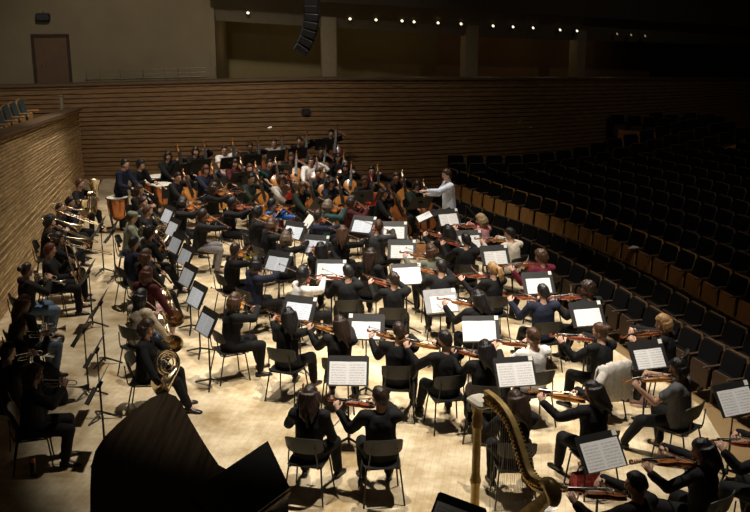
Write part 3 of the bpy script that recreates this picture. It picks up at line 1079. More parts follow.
        dL, nL = V((.15, .9, -.2)), V((.3, 0, -1)); dR, nR = V((-.15, .9, -.2)), V((-.3, 0, -1))
        cl = cr = .9
        props['bow'] = frame(WL + V((.0, .07, -.02)), V((.2, .85, -.28)), V((0, 0, 1)))
        props['bow2'] = frame(WR + V((.0, .07, -.02)), V((-.2, .85, -.28)), V((0, 0, 1)))
    elif kind == 'lap':   # instrument held upright on the lap
        props['inst'] = frame(V((-.12, .26, .625)), V((-.10, .10, .98)), V((.1, 1, 0)))
        WL = V((-.20, .24, 1.0)); dL, nL = V((.75, .2, .2)), V((.2, .3, 0)); WR = V((.15, .28, .665)); dR, nR = V((-.1, 1, -.05)), V((0, 0, -1))
        cr = .25
        props['bow'] = frame(V((.12, .10, .667)), V((.12, .95, .01)), V((0, 0, 1)))
    elif kind == 'trumpet_lap':
        props['inst'] = frame(V((-.16, .10, .80)), V((.45, .88, -.05)), V((0, 0, 1)))
        WL = props['inst'] @ V((-.09, .2, -.06)); dL, nL = V((.9, .4, -.1)), V((.5, 0, 0))
        WR = V((.16, .30, .665)); dR, nR = V((-.05, 1, -.02)), V((0, 0, -1)); cr = .2
        nL = V((.2, .2, .6))
    elif kind == 'trombone_up':
        props['inst'] = frame(V((.10, .30, 1.08)), V((.05, .22, -.97)), V((.3, 1, 0)))
        WL = props['inst'] @ V((-.06, .10, -.05)); WR = props['inst'] @ V((.04, .32, -.07))
        dL, nL = V((.4, .8, .1)), V((.8, 0, 0)); dR, nR = V((-.2, .8, 0)), V((-.7, 0, 0))
    else:   # rest
        WL = V((-.15, .28, .665)); WR = V((.15, .30, .665))
        dL, nL = V((.15, 1, -.03)), V((0, 0, -1)); dR, nR = V((-.2, 1, -.03)), V((0, 0, -1))
        cl = cr = .25
    EL, WL = ik(SL, WL, .285, .262, poleL)
    ER, WR = ik(SR, WR, .285, .262, poleR)
    # ---- legs
    HL, HR = V((-.092, .0 - .03, zp - .02)), V((.092, -.03, zp - .02))
    if standing:
        KL, AL = V((-.10, .02, .50)), V((-.115, -.01, .085)); KR, AR = V((.10, .03, .50)), V((.12, .02, .085))
        if kind == 'bass': KL, AL = V((-.12, .06, .50)), V((-.13, .0, .085))
        fa = (.15, -.2)
    elif seat == 'stool':
        AL, AR = V((-.26, .30, .09)), V((.22, .20, .33))
        KL, AL = ik(HL, AL, .44, .42, V((-.6, 1, .3))); KR, AR = ik(HR, AR, .44, .42, V((.6, 1, .4)))
        fa = (.25, -.3)
    else:
        wide = .30 if kind == 'cello' else (.15 + u(-.02, .06))
        yl, yr = .43 + u(-.16, .14), .43 + u(-.20, .14)
        if kind == 'cello': yl, yr = .45, .42
        if var == 'fwd': yl, yr = .60, .30
        AL, AR = V((-wide, yl, .088)), V((wide, yr, .088))
        KL, AL = ik(HL, AL, .43, .42, V((-.25, 1, 1.1))); KR, AR = ik(HR, AR, .43, .42, V((.25, 1, 1.1)))
        fa = (.2, -.2)
    # ---- body
    body, fin = MB(), MB()
    X, Yv = V((1, 0, 0)), sp.cross(V((1, 0, 0)))
    k = .93 if fem else 1.0
    prof = ((-.10, .10, .08), (-.08, .15, .105), (.0, .166, .118), (.11, .143 * k, .104), (.24, .152 * k, .112), (.34, .160 * k, .112), (.41, .150 * k, .095), (.455, .11, .075), (.48, .075, .065), (.50, .06, .06))
    def torso(b, inf, lo=-9, hi=9):
        b.ell_rings([(P + sp * s, X, Yv, rx + inf, ry + inf) for s, rx, ry in prof if lo <= s <= hi], 18)
    torso(body, 0)
    if fem:
        for sx in (-1, 1): body.ball(P + sp * .30 + V((sx * .065, .085, 0)), .058, 10, 7)
    body.capsule(P + sp * .46, Hc + (Hm.to_3x3() @ V((0, -.015, -.05))), .062, .056, 12)
    for s in (SL, SR): body.capsule(P + sp * .425, s, .07, .060, 10)
    head_parts(body, Hm)
    for s, e, w in ((SL, EL, WL), (SR, ER, WR)):
        body.capsule(s, e, .054 * k, .041 * k); body.capsule(e, w, .043 * k, .028)
    for h, kn, an in ((HL, KL, AL), (HR, KR, AR)):
        body.capsule(h, kn, .086, .058); body.capsule(kn, an, .058, .038)
        body.capsule(an, an + V((0, .09, -.045)), .036, .028, 8)
    hand(fin, WL, dL, nL, -1, cl, palm=body)
    hand(fin, WR, dR, nR, 1, cr, palm=body)
    face_marks(fin, Hm)
    me = remesh(body, .0125, 2)
    # add fingers and face marks to the same mesh
    nv = len(me.vertices)
    co = np.empty(nv * 3, dtype=np.float32); me.vertices.foreach_get('co', co)
    polys = [list(p.vertices) for p in me.polygons]
    full = MB(); full.v = [tuple(c) for c in co.reshape(-1, 3).tolist()]; full.f = polys; full.m = [0] * len(polys)
    o = len(full.v)
    full.v += fin.v; full.f += [[i + o for i in f] for f in fin.f]; full.m += fin.m
    bpy.data.meshes.remove(me)
    R = {'body': full.mesh('person', ('skin_light', 'eye', 'lip'), angle=70)}
    # ---- shirt
    s = MB()
    t = .024
    s.ell_rings([(P + sp * q, X, Yv, rx + t + (.008 if q < .15 else 0), ry + t + (.008 if q < .15 else 0)) for q, rx, ry in ((-.07, .155, .115), (0, .166, .118), (.11, .148 * k, .108), (.24, .154 * k, .113), (.34, .160 * k, .112), (.41, .150 * k, .095), (.455, .11, .076), (.475, .072, .066))], 18)
    if fem:
        for sx in (-1, 1): s.ball(P + sp * .30 + V((sx * .065, .085, 0)), .070, 10, 7)
    for a in (SL, SR): s.capsule(P + sp * .42, a, .092, .082, 10)
    for a, e, w in ((SL, EL, WL), (SR, ER, WR)):
        if sleeve == 'long':
            s.capsule(a, e, .078 * k, .066 * k); s.capsule(e, e.lerp(w, .93), .066 * k, .046)
        elif sleeve == 'short':
            s.tube([a, a.lerp(e, .3), a.lerp(e, .62), a.lerp(e, .66)], [.076 * k, .077 * k, .080 * k, .072 * k], 12)
        else:
            s.capsule(a, a.lerp(e, .10), .070, .066)
    R['shirt'] = crease(remesh(s, .015, 3), .010, 11, len(PCACHE))
    # ---- trousers
    q = MB()
    q.ell_rings([(P + sp * z, X, Yv, rx + .014, ry + .014) for z, rx, ry in ((-.12, .11, .09), (-.09, .155, .11), (0, .166, .118), (.07, .152, .11))], 18)
    for h, kn, an in ((HL, KL, AL), (HR, KR, AR)):
        q.capsule(h, kn, .104, .078); q.capsule(kn, kn.lerp(an, .94), .077, .060)
        q.capsule(h, P, .10, .10)
    if var.startswith('skirt'):
        mk, ma, mh = (KL + KR) / 2, (AL + AR) / 2, (HL + HR) / 2
        q.capsule(mh, mk, .12, .11); q.capsule(mk, ma, .115, .13)
        for kn, an in ((KL, AL), (KR, AR)): q.capsule(kn, kn.lerp(an, .95), .09, .10)
    R['trousers'] = crease(remesh(q, .016, 3), .009, 10, len(PCACHE) + .5)
    R['shoes'] = []
    for an, a, in ((AL, fa[0]), (AR, fa[1])):
        m = M4.Rotation(a, 4, 'Z'); m.translation = V((an.x, an.y, an.z - .085)); R['shoes'].append(m)
    R['head'] = Hm
    R['props'] = props
    R['lean'] = lean
    PCACHE[key] = R
    return R

HCACHE = {}
def build_hair(style):
    if style in HCACHE: return HCACHE[style]
    from mathutils import noise
    b = MB()
    rnd = random.Random(len(style) * 7 + 3)
    n, k = 40, 28
    c = V((0, -.66, .60)).normalized()
    cut = {'short': -.14, 'buzz': .0, 'medium': -.38, 'bob': -.46, 'long': -.42, 'wavy': -.42, 'bun': -.14, 'pony': -.14, 'curly': -.28, 'bushy': -.32}[style]
    thick = {'short': 1.17, 'buzz': 1.06, 'medium': 1.24, 'bob': 1.24, 'long': 1.19, 'wavy': 1.24, 'bun': 1.12, 'pony': 1.13, 'curly': 1.34, 'bushy': 1.42}[style]
    amp = .17 if style in ('curly', 'bushy') else .085
    fr = 5.5 if style in ('curly', 'bushy') else 3.4
    R = []
    for i in range(k):
        ph = PI * (i + .3) / (k - .4) - PI / 2
        ring = []
        for j in range(n):
            th = 2 * PI * j / n
            d = V((math.cos(ph) * math.cos(th), math.cos(ph) * math.sin(th), math.sin(ph)))
            w = min(1, max(0, (d.dot(c) - cut) / .16))
            if d.y > .42:
                lim = .50 + .10 * abs(d.x)
                w *= min(1, max(0, 1 - (lim - d.z) / .12)) if d.z < lim else 1
            w = max(0, w)
            r = .90 + (thick - .90 + amp * noise.noise(d * fr + V((len(style), 0, 0))) + amp * .5 * noise.noise(d * fr * 2.7)) * (w * w * (3 - 2 * w))
            sq = 1.0 if d.z > -.2 else 1 - .12 * (-d.z - .2)
            ring.append((d.x * .076 * r * sq, d.y * .098 * r * (sq if d.y < 0 else 1), d.z * .119 * r))
        R.append(ring)
    b.loft(R)
    if style in ('long', 'wavy'):
        for q in range(15):
            a = math.radians(-112 + 16 * q)
            L = .36 + rnd.uniform(-.07, .05)
            side = abs(math.sin(a))
            pts, rad = [], []
            for s in range(7):
                t = s / 6
                rr = 1 + .34 * math.sin(min(1, t * 1.3) * PI * .6) * (1.25 if style == 'wavy' else .75)
                x = math.sin(a) * .078 * rr * (1 - .25 * max(0, t - .5)) + .008 * math.sin(t * 7 + q) * (2.2 if style == 'wavy' else .8)
                y = -math.cos(a) * .088 * (1 + .12 * t) - .020 - .055 * min(1, t * 1.4) * (1 - .2 * side)
                z = .055 - t * L * (1 - .22 * side)
                pts.append((x, y, z)); rad.append(.032 * (1 - .62 * t ** 2))
            b.tube(pts, rad, 8)
    if style in ('bob', 'medium'):
        for q in range(9):
            a = math.radians(-104 + 26 * q)
            e = .115 if style == 'bob' else .07
            b.tube([(math.sin(a) * .078, -math.cos(a) * .088 - .015, .03), (math.sin(a) * .088, -math.cos(a) * .092 - .02, -.05), (math.sin(a) * .080, -math.cos(a) * .078 - .015, -.05 - e + rnd.uniform(0, .03))], [.03, .034, .016], 8)
    if style == 'bun':
        b.ball((0, -.125, .03), (.050, .042, .050)); b.tube(circ((0, -.128, .03), (1, 0, 0), (0, 0, 1), .034, 0, 340, 14), .018, 6, closed=True)
    if style == 'pony':
        b.ball((0, -.115, .03), .03)
        for q in range(4): b.tube([(0, -.11, .03), (.016 * (q - 1.5), -.155, .0), (.024 * (q - 1.5), -.165, -.10), (.02 * (q - 1.5), -.15, -.22 + .03 * (q % 2))], [.026, .030, .028, .010], 8)
    me = remesh(b, .0095, 1)
    HCACHE[style] = me
    return me
def build_cap():
    b = MB()
    b.lathe([(.086, .035), (.094, .06), (.09, .09), (.07, .118), (.03, .130), (.004, .132)], 20)
    for v in range(len(b.v)):
        x, y, z = b.v[v]; b.v[v] = (x, y * 1.18, z)
    b.loft([[(.075 * math.cos(a), .06 + .11 * math.sin(a), z) for a in [PI * i / 8 for i in range(9)]] for z in (.036, .044)])
    return b.mesh('cap')

CASTER = {'violin': 'violin', 'viola': 'viola', 'cello': 'cello', 'bass': 'double_bass', 'horn': 'french_horn', 'trumpet_lap': 'trumpet', 'trombone_up': 'trombone', 'lap': 'violin', 'hunch': None}
GROUPS = {}
def person(pos, ang, kind, desc, hair='short', hcol='black', top='black', legs='black', sleeve='long', fem=False, seat='chair', var='a', skin='skin_light', shoe='shoe_black', cap=None, varnish=None, inst=True, instname=None, group=None, jacketed=False):
    B = build_person((kind, var, sleeve, fem, seat))
    M = zrot(pos, ang)
    p = obj('person', B['body'], None, skin, M)
    tag(p, 'person ' + desc, 'person', group)
    obj('shirt', B['shirt'], p, 'cloth_' + top)
    obj('skirt' if var.startswith('skirt') else 'trousers', B['trousers'], p, 'cloth_' + legs)
    for m in B['shoes']: obj('shoe', SHOE, p, shoe, m)
    obj('hair', build_hair(hair), p, 'hair_' + hcol, B['head'])
    if cap: obj('cap', CAPM, p, 'cloth_' + cap, B['head'])
    pr = B['props']
    it = instname or CASTER.get(kind, kind)
    if 'inst' in pr and it in PROTO and inst:
        ov = None
        if it in ('violin', 'viola', 'cello', 'double_bass'):
            vn = varnish or 'varnish_%d' % random.choice({'double_bass': (0, 1, 2), 'cello': (1, 1, 3, 0)}.get(it, (0, 0, 1, 2, 4, 4)))
            ov = {'body': vn, 'neck': vn}
        place(it, it.replace('_', ' ') + ' held by person ' + desc, it.replace('_', ' '), M @ pr['inst'], None, ov)
    if 'bow' in pr:
        if kind == 'conduct': place('baton', 'white baton held by person ' + desc, 'baton', M @ pr['bow'])
        elif kind == 'timp':
            place('mallet', 'left timpani mallet of person ' + desc, 'mallet', M @ pr['bow'])
            place('mallet', 'right timpani mallet of person ' + desc, 'mallet', M @ pr['bow2'])
        else:
            bk = 'cello_bow' if kind in ('cello', 'bass') else 'violin_bow'
            place(bk, 'bow held by person ' + desc, 'bow', M @ pr['bow'], name='instrument_bow')
    if seat == 'chair': place('orchestra_chair', 'black chair under person ' + desc, 'chair', M @ M4.Translation((0, -.04, 0)))
    if seat == 'stool': place('tall_stool', 'tall black stool under person ' + desc, 'stool', M @ M4.Translation((0, -.03, 0)))
    return p
SHOE = make_shoe()
CAPM = build_cap()
# ------------------------------------------------------------------ who sits where (photo pixel of the head)
COND = at(446, 172, 1.90); COND.z = 0
AIM = COND + V((.3, .2, 0))
T = []
def add(px, py, kind, desc, hair='short', hcol='black', top='black', **k):
    T.append(dict(px=px, py=py, kind=kind, desc=desc, hair=hair, hcol=hcol, top=top, **k))
B_, O_, CH = 'black', 'offblack', 'charcoal'
# brass along the wooden side wall
add(80, 184, 'tuba', 'in black playing the tuba in the far wall corner', 'short', 'auburn', O_)
add(69, 203, 'euphonium', 'in navy shirt playing the euphonium below the tuba', 'short', 'black', 'navy')
add(61, 208, 'trombone', 'in black with receding hair playing trombone by the wall', 'buzz', 'darkbrown', O_)
add(50, 222, 'trombone', 'in black with bushy hair playing trombone by the wall', 'bushy', 'black', B_)
add(58, 239, 'trombone', 'in black playing trombone behind the suited trombonist', 'medium', 'darkbrown', B_)
add(50, 250, 'trombone_up', 'in black suit and white collar holding a trombone upright', 'short', 'auburn', O_)
add(27, 270, 'trumpet', 'in black top and jeans, hair in a bun, playing trumpet', 'bun', 'darkbrown', O_, fem=True, legs='jeans')
add(24, 303, 'trumpet_lap', 'in black and jeans, long auburn hair, trumpet on lap', 'long', 'auburn', B_, fem=True, legs='jeans')
add(20, 328, 'trumpet', 'in black with long dark hair lowering a trumpet', 'long', 'darkbrown', B_, fem=True, var='skirt2')
add(8, 352, 'trumpet', 'in black with short dark hair at the left picture edge', 'short', 'black', B_)
add(34, 374, 'trumpet', 'in black with wavy brown hair, nearest trumpeter on the left', 'medium', 'brown', O_, face=-72)
# horns and woodwinds
add(139, 190, 'clarinet', 'in black playing clarinet beside the timpani', 'medium', 'darkbrown', B_)
add(143, 202, 'horn', 'in black playing horn behind the flat cap player', 'short', 'darkbrown', B_)
add(133, 217, 'clarinet', 'in grey green shirt and flat cap', 'short', 'darkbrown', 'sage', cap='sage', legs='charcoal')
add(147, 211, 'horn', 'in black playing horn right of the flat cap player', 'short', 'brown', B_)
add(150, 233, 'clarinet', 'in black with bushy hair playing clarinet', 'bushy', 'black', B_)
add(134, 243, 'clarinet', 'in navy with dark hair just below the flat cap player', 'short', 'black', 'navy')
add(146, 256, 'oboe', 'in black with swept brown hair above the horn row', 'medium', 'brown', O_)
add(147, 274, 'horn', 'in dark red top and pink trousers playing horn', 'bob', 'auburn', 'darkred', fem=True, legs='dustypink')
add(141, 297, 'horn', 'in beige patterned sweater with black hair playing horn', 'bob', 'black', 'beige', fem=True, legs='jeans')
add(147, 328, 'horn', 'in black playing horn nearest the piano', 'medium', 'darkbrown', B_, fem=True, face=-86)
# percussion
add(125, 164, 'timp', 'in dark navy standing over the copper timpani', 'short', 'black', 'navy', seat='stand')
add(141, 169, 'timp', 'in black seated behind the pale timpani heads', 'curly', 'black', B_, seat='stool', hh=1.30)
# basses along the back wall
add(168, 156, 'bass', 'in black playing bass right of the timpani', 'medium', 'black', B_, seat='stool', hh=1.42)
add(200, 150, 'bass', 'in black playing bass left of the white T-shirt', 'medium', 'darkbrown', B_, seat='stool', hh=1.44)
add(220, 149, 'bass', 'in white T-shirt playing bass by the back wall', 'short', 'darkbrown', 'white', sleeve='short', seat='stool', hh=1.44)
add(250, 146, 'bass', 'in black playing bass right of the white T-shirt', 'short', 'darkbrown', B_, seat='stool', hh=1.44)
add(274, 142, 'bass', 'in grey beige T-shirt playing bass', 'short', 'brown', 'lightgrey', sleeve='short', seat='stool', hh=1.44)
add(300, 140, 'bass', 'in black playing bass, second from the right end', 'short', 'darkbrown', B_, seat='stool', hh=1.44)
add(331, 133, 'bass', 'in black short sleeves playing bass, far right of the basses', 'short', 'black', B_, sleeve='short', seat='stool', hh=1.42)
# cellos
add(178, 177, 'cello', 'in black playing cello nearest the timpani', 'short', 'darkbrown', B_)
add(206, 170, 'cello', 'in navy with reddish hair playing cello', 'medium', 'auburn', 'navy')
add(237, 164, 'cello', 'in dark red playing cello below the white T-shirt bassist', 'medium', 'darkbrown', 'darkred')
add(249, 167, 'cello', 'in dark teal playing cello in the back cello row', 'short', 'brown', 'teal')
add(268, 164, 'cello', 'in black bare arms playing cello below the beige bassist', 'short', 'black', B_, sleeve='none')
add(291, 157, 'cello', 'in black short sleeves playing cello left of white shirt', 'medium', 'brown', B_, sleeve='short')
add(311, 161, 'cello', 'in white shirt with long sleeves playing cello', 'short', 'darkbrown', 'white')
add(320, 151, 'cello', 'in black short sleeves playing cello behind the white shirt', 'short', 'black', B_, sleeve='short')
add(338, 158, 'cello', 'in black with long hair playing cello, back right', 'long', 'black', B_, fem=True)
add(318, 173, 'cello', 'in dark shirt playing cello in front of white shirt', 'short', 'brown', CH)
add(275, 180, 'cello', 'in light grey shirt playing a red cello', 'medium', 'brown', 'lightgrey', varnish='varnish_red', legs='maroon')
add(258, 179, 'cello', 'in dark green playing cello left of light grey shirt', 'short', 'black', 'darkgreen')
add(302, 187, 'cello', 'in dark green shirt playing cello in the front cello row', 'medium', 'brown', 'darkgreen', legs='charcoal')
add(331, 183, 'cello', 'in navy with long hair playing cello', 'long', 'darkbrown', 'navy', fem=True)
add(349, 168, 'cello', 'in black with long hair playing cello at the back right', 'long', 'black', B_, fem=True)
add(365, 181, 'cello', 'in black with glasses playing a red cello', 'short', 'brown', B_, varnish='varnish_red')
add(368, 170, 'cello', 'in black at the rear behind the red cello', 'short', 'black', B_)
add(384, 193, 'cello', 'in black with long hair playing the big front cello', 'long', 'darkbrown', B_, fem=True, varnish='varnish_0')
add(396, 177, 'cello', 'in black tall cellist behind the front cello', 'short', 'brown', O_)
add(417, 186, 'cello', 'in black playing cello beside the conductor', 'medium', 'darkbrown', 'darkgreen')
# violas
add(183, 203, 'viola', 'in black playing viola behind the horn stands', 'medium', 'black', B_)
add(203, 215, 'viola', 'in black jacket and pale grey trousers playing viola', 'short', 'darkbrown', O_, legs='midgrey')
add(214, 188, 'viola', 'in black playing viola at the back of the violas', 'medium', 'darkbrown', B_)
add(232, 203, 'viola', 'in black with yellow shoes playing viola', 'short', 'black', B_, shoe='shoe_yellow')
add(272, 204, 'viola', 'in bright blue shirt playing viola', 'short', 'black', 'brightblue')
add(258, 213, 'viola', 'in black jacket with black hair beside the yellow shoes', 'bushy', 'black', O_)
add(271, 225, 'viola', 'in black with brown hair in the middle of the violas', 'medium', 'brown', B_)
add(286, 238, 'viola', 'in black with grey brown bob playing an orange viola', 'bob', 'greybrown', B_, fem=True, varnish='varnish_1')
add(318, 216, 'violin', 'in navy playing a reddish violin near the cellos', 'short', 'darkbrown', 'navy', varnish='varnish_4')
add(331, 205, 'viola', 'in black with grey brown hair near the cellos', 'medium', 'greybrown', 'teal', fem=True)
add(349, 202, 'violin', 'in dark red playing violin near the red cello', 'medium', 'darkbrown', 'darkred', fem=True)
add(343, 232, 'violin', 'in black with long brown hair left of the tilted grey stand', 'long', 'brown', B_, fem=True)
add(379, 226, 'violin', 'in charcoal jacket right of the tilted grey stand', 'short', 'brown', CH)
add(235, 250, 'violin', 'in black boyish figure playing violin in the open floor', 'short', 'darkbrown', B_, face=-62)
add(256, 264, 'violin', 'in navy with black hair at the left desk of pages', 'medium', 'black', 'navy', face=-50)
add(303, 275, 'violin', 'in white shirt with dark bushy hair leaning forward', 'bushy', 'black', 'white', face=-50)
add(235, 301, 'violin', 'in black with light brown hair playing an orange violin', 'bob', 'brown', B_, fem=True, varnish='varnish_3', face=-62)
add(289, 316, 'violin', 'in black with very long hair below the white shirt', 'long', 'black', B_, fem=True, face=-22)
add(321, 249, 'violin', 'in black with long black hair behind the bushy hair', 'long', 'black', B_, fem=True)
add(371, 255, 'lap', 'in black with long dark hair, violin upright on lap', 'long', 'darkbrown', B_, fem=True)
# violins with their backs to the camera
add(348, 272, 'violin', 'in black shirt seen from behind left of the hair knot', 'short', 'black', B_, face=2)
add(394, 279, 'violin', 'in black with a low hair knot seen from behind', 'bun', 'darkbrown', B_, fem=True, face=-4)
add(441, 267, 'violin', 'in black broad shouldered at the tilted grey desk', 'short', 'black', B_, face=0)
add(340, 324, 'violin', 'in black with long dark hair left of the short haired violinist', 'long', 'darkbrown', O_, fem=True, face=-6)
add(399, 331, 'violin', 'in black short haired behind the front desk', 'short', 'darkbrown', B_, face=-4)
add(466, 240, 'violin', 'in black short haired just below the conductor stand', 'short', 'black', B_, face=0)
add(448, 231, 'violin', 'in black with long black hair in front of the conductor', 'long', 'black', B_, fem=True, face=-6)
add(431, 251, 'violin', 'in grey green top with long brown hair', 'medium', 'brown', 'sage', fem=True, face=10)
add(493, 269, 'violin', 'in black with blonde hair seen from behind', 'pony', 'blonde', B_, fem=True, face=14)
add(478, 298, 'violin', 'in black with long dark hair beside the tilted grey desk', 'long', 'black', B_, fem=True, face=12)
add(481, 220, 'violin', 'in pink top with blonde hair right of the conductor', 'bob', 'paleblonde', 'pink', fem=True, face=42)
add(510, 234, 'violin', 'in white shirt with dark hair below the pink top', 'short', 'black', 'offwhite', face=38, legs='black')
add(541, 257, 'violin', 'in maroon top with curly brown hair', 'curly', 'brown', 'maroon', face=36)
add(543, 292, 'violin', 'in navy jumper seen from behind below the maroon top', 'short', 'black', 'navy', face=12)
add(588, 289, 'violin', 'in black with dark curly hair by the auditorium seats', 'curly', 'darkbrown', B_, face=34)
add(476, 347, 'violin', 'in black dress with long black hair above the harp', 'long', 'black', B_, fem=True, face=-10, var='skirt1')
add(454, 342, 'violin', 'in black, head beside the long haired woman above harp', 'short', 'black', B_, face=14, dep=.0)
add(533, 337, 'violin', 'in white T-shirt seen from behind', 'short', 'brown', 'white', sleeve='short', face=18)
add(600, 331, 'violin', 'in black with light brown hair knot right of white T-shirt', 'bun', 'brown', B_, fem=True, face=30)
add(663, 323, 'violin', 'in black with blonde hair playing violin at stage edge', 'medium', 'blonde', B_, fem=True, face=62)
add(678, 368, 'violin', 'in grey T-shirt with black hair, legs stretched out', 'medium', 'black', 'grey', sleeve='short', face=45, var='fwd')
add(593, 391, 'viola', 'in black with very long hair by the draped white jacket', 'long', 'black', B_, fem=True, face=18)
add(516, 401, 'violin', 'in black with long dark hair right of the harp', 'long', 'darkbrown', B_, fem=True, face=0)
add(310, 396, 'lap', 'in black with long wavy hair nearest the piano', 'wavy', 'darkbrown', B_, fem=True, face=-14)
add(380, 397, 'violin', 'in black short haired at the front desk, chair turned', 'short', 'darkbrown', B_, face=8)
add(636, 484, 'viola', 'in black short haired at the bottom edge', 'short', 'black', O_, face=30)
add(702, 450, 'viola', 'in black with long dark hair at bottom right', 'long', 'black', B_, fem=True, face=40)
add(772, 434, 'violin', 'in black partly outside the right picture edge', 'short', 'darkbrown', B_, face=42)

for st in sorted(set(q['hair'] for q in T)): build_hair(st)
build_person(('conduct', 'c', 'long', False, 'stand'))
SKINS = ['skin_light'] * 6 + ['skin_tan'] * 2 + ['skin_brown']
rs = random.Random(3)
for i, q in enumerate(T):
    q.setdefault('skin', rs.choice(SKINS))
    seat = q.setdefault('seat', 'chair')
    near = q['py'] > 285
    if 'var' not in q: q['var'] = ('n%d' % i) if near else 'abc'[i % 3]
    q.setdefault('sleeve', 'long'); q.setdefault('fem', False)
    B = build_person((q['kind'], q['var'], q['sleeve'], q['fem'], seat))
    hp = B['head'].translation
    h = q.pop('hh', None) or hp.z
    w = at(q['px'], q['py'], h)
    if 'face' in q: a = math.radians(q.pop('face'))
    else:
        a = math.atan2(-(AIM.x - w.x), AIM.y - w.y) + rs.uniform(-.12, .12)
        if q['kind'] in ('cello', 'bass'): a -= .30 if q['px'] < 380 else .0
    q['ang'] = a
    off = M4.Rotation(a, 3, 'Z') @ V((hp.x, hp.y, 0))
    q['pos'] = V((w.x - off.x, w.y - off.y, 0))
    q['p0'] = q['pos'].copy()
# ease apart anyone sitting too close
def want(q): return .39 if q['kind'] in ('cello', 'bass') else .32
for it in range(140):
    for i, a in enumerate(T):
        for b in T[i + 1:]:
            ca = a['pos'] + M4.Rotation(a['ang'], 3, 'Z') @ V((0, .16, 0)); cb = b['pos'] + M4.Rotation(b['ang'], 3, 'Z') @ V((0, .16, 0))
            d = cb - ca
            need = want(a) + want(b)
            if d.length < need:
                k = (need - d.length) * .5
                n = d.normalized() if d.length > 1e-4 else V((0, 1, 0))
                n = V((n.x * .75, n.y, 0))
                a['pos'] -= n * k * .5; b['pos'] += n * k * .5
for q in T:
    d = (q['pos'] - q['p0']).length
    if d > .3: print('MOVED', round(d, 2), q['px'], q['py'], q['desc'])
for q in T:
    k = {n: q[n] for n in q if n not in ('px', 'py', 'pos', 'p0', 'ang', 'kind', 'desc', 'dep')}
    person(q['pos'], q['ang'], q['kind'], q['desc'], **k)
# conductor on the podium
person(V((COND.x + .05, COND.y, .20)), math.radians(96), 'conduct', 'in pale blue shirt conducting on the podium with arm outstretched', 'short', 'brown', 'paleblue', seat='stand', sleeve='long', var='c')

# ------------------------------------------------------------------ music stands
def by(desc):
    for q in T:
        if q['desc'].startswith(desc): return q
    raise KeyError(desc)
NST = [0]
def stand_at(pos, ang, who, kind='music_stand', page=0, card=True, grey=False, music='sheet_music', shift=0.0, slab=None, mlab=None):
    M = zrot((pos.x, pos.y, 0), ang)
    NST[0] += 1
    r = place(kind, slab or 'music stand before person ' + who, 'music stand', M, 'music stands', {'desk': 'stand_grey', 'lip': 'stand_grey'} if grey else None, name='music_stand')
    tilt, hc, hh = {'music_stand': (38, 1.03, .20), 'tall_music_stand': (24, 1.22, .18), 'wind_music_stand': (27, 1.0, .19), 'conductor_stand': (66, 1.06, .22)}[kind]
    TT = M4.Rotation(math.radians(90 - tilt), 4, 'X'); TT.translation = V((0, 0, hc))
    if card:
        c = MB(); sx = card if card in (-1, 1) else 1
        c.box(TT @ V((sx * .225, hh - .035, .0065)), (.055, .062, .002), TT.to_3x3())
        o = obj('corner_card', c.mesh('corner_card', ('card',), False), r); o['label'] = 'small white card on the desk corner'
    hp = .31 if music == 'sheet_music' else .27
    F = M @ TT @ M4.Translation((shift, -hh + .006 + hp / 2, .004))
    pm = PAGES[page].name
    s = place(music, mlab or 'sheet music of person ' + who, 'sheet music', F, 'open sheet music on the stands', {'page': pm}, name='sheet_music')
    return M
def stand_px(px, py, who, h=1.0, turn=None, **k):
    w = at(px, py, h)
    ps = [by(x)['pos'] for x in who]
    c = sum(ps, V((0, 0, 0))) / len(ps)
    d = V((w.x - c.x, w.y - c.y, 0))
    a = math.atan2(-d.x, d.y) if turn is None else math.radians(turn)
    stand_at(w, a, by(who[0])['desc'], **k)
def stand_front(desc, dist, side=0, **k):
    q = by(desc)
    R = M4.Rotation(q['ang'], 3, 'Z')
    w = q['pos'] + R @ V((side, dist, 0))
    stand_at(w, q['ang'], q['desc'], **k)
stand_px(348, 373, ['in black with long wavy', 'in black short haired at the front'], turn=-2, card=0)
stand_px(366, 329, ['in black with long dark hair left of the short', 'in black short haired behind'], turn=-4, card=-1, music='small_sheet_music')
stand_px(441, 303, ['in black with long dark hair beside the tilted'], turn=14, grey=True, music='small_sheet_music', shift=.03)
stand_px(481, 331, ['in black dress with long', 'in black, head beside'], turn=2, shift=-.03)
stand_px(515, 374, ['in black with long dark hair right', 'in black with very long hair by'], turn=10)
stand_px(587, 316, ['in black with light brown hair knot', 'in white T-shirt seen'], turn=14, music='small_sheet_music')
stand_px(648, 357, ['in grey T-shirt'], turn=17, music='small_sheet_music')
stand_px(601, 454, ['in black short haired at the bottom', 'in black with long dark hair at bottom'], turn=24)
stand_px(735, 401, ['in black partly outside'], turn=22)
stand_px(538, 286, ['in navy jumper'], turn=10, music='small_sheet_music', h=.98)
stand_px(495, 257, ['in black with blonde hair seen'], turn=12, music='small_sheet_music')
stand_px(469, 241, ['in black short haired just below', 'in black with long black hair in front'], turn=8, music='small_sheet_music')
stand_px(407, 276, ['in black broad', 'in black with a low hair'], turn=10)
stand_px(331, 272, ['in black shirt seen'], turn=-4)
stand_px(402, 251, ['in grey green'], turn=-2, music='small_sheet_music')
stand_px(394, 232, ['in charcoal jacket'], turn=-3, music='small_sheet_music')
stand_px(363, 226, ['in black with long brown'], turn=-24, page=1, music='small_sheet_music')
stand_px(448, 219, ['in pink top'], turn=20, music='small_sheet_music')
stand_px(299, 310, ['in black with very long hair below'], turn=-20, page=1, music='small_sheet_music')
stand_px(278, 263, ['in navy with black hair at', 'in black boyish'], turn=-28, page=1, music='small_sheet_music')
stand_px(294, 232, ['in black with grey brown bob'], turn=-32, page=1, music='small_sheet_music')
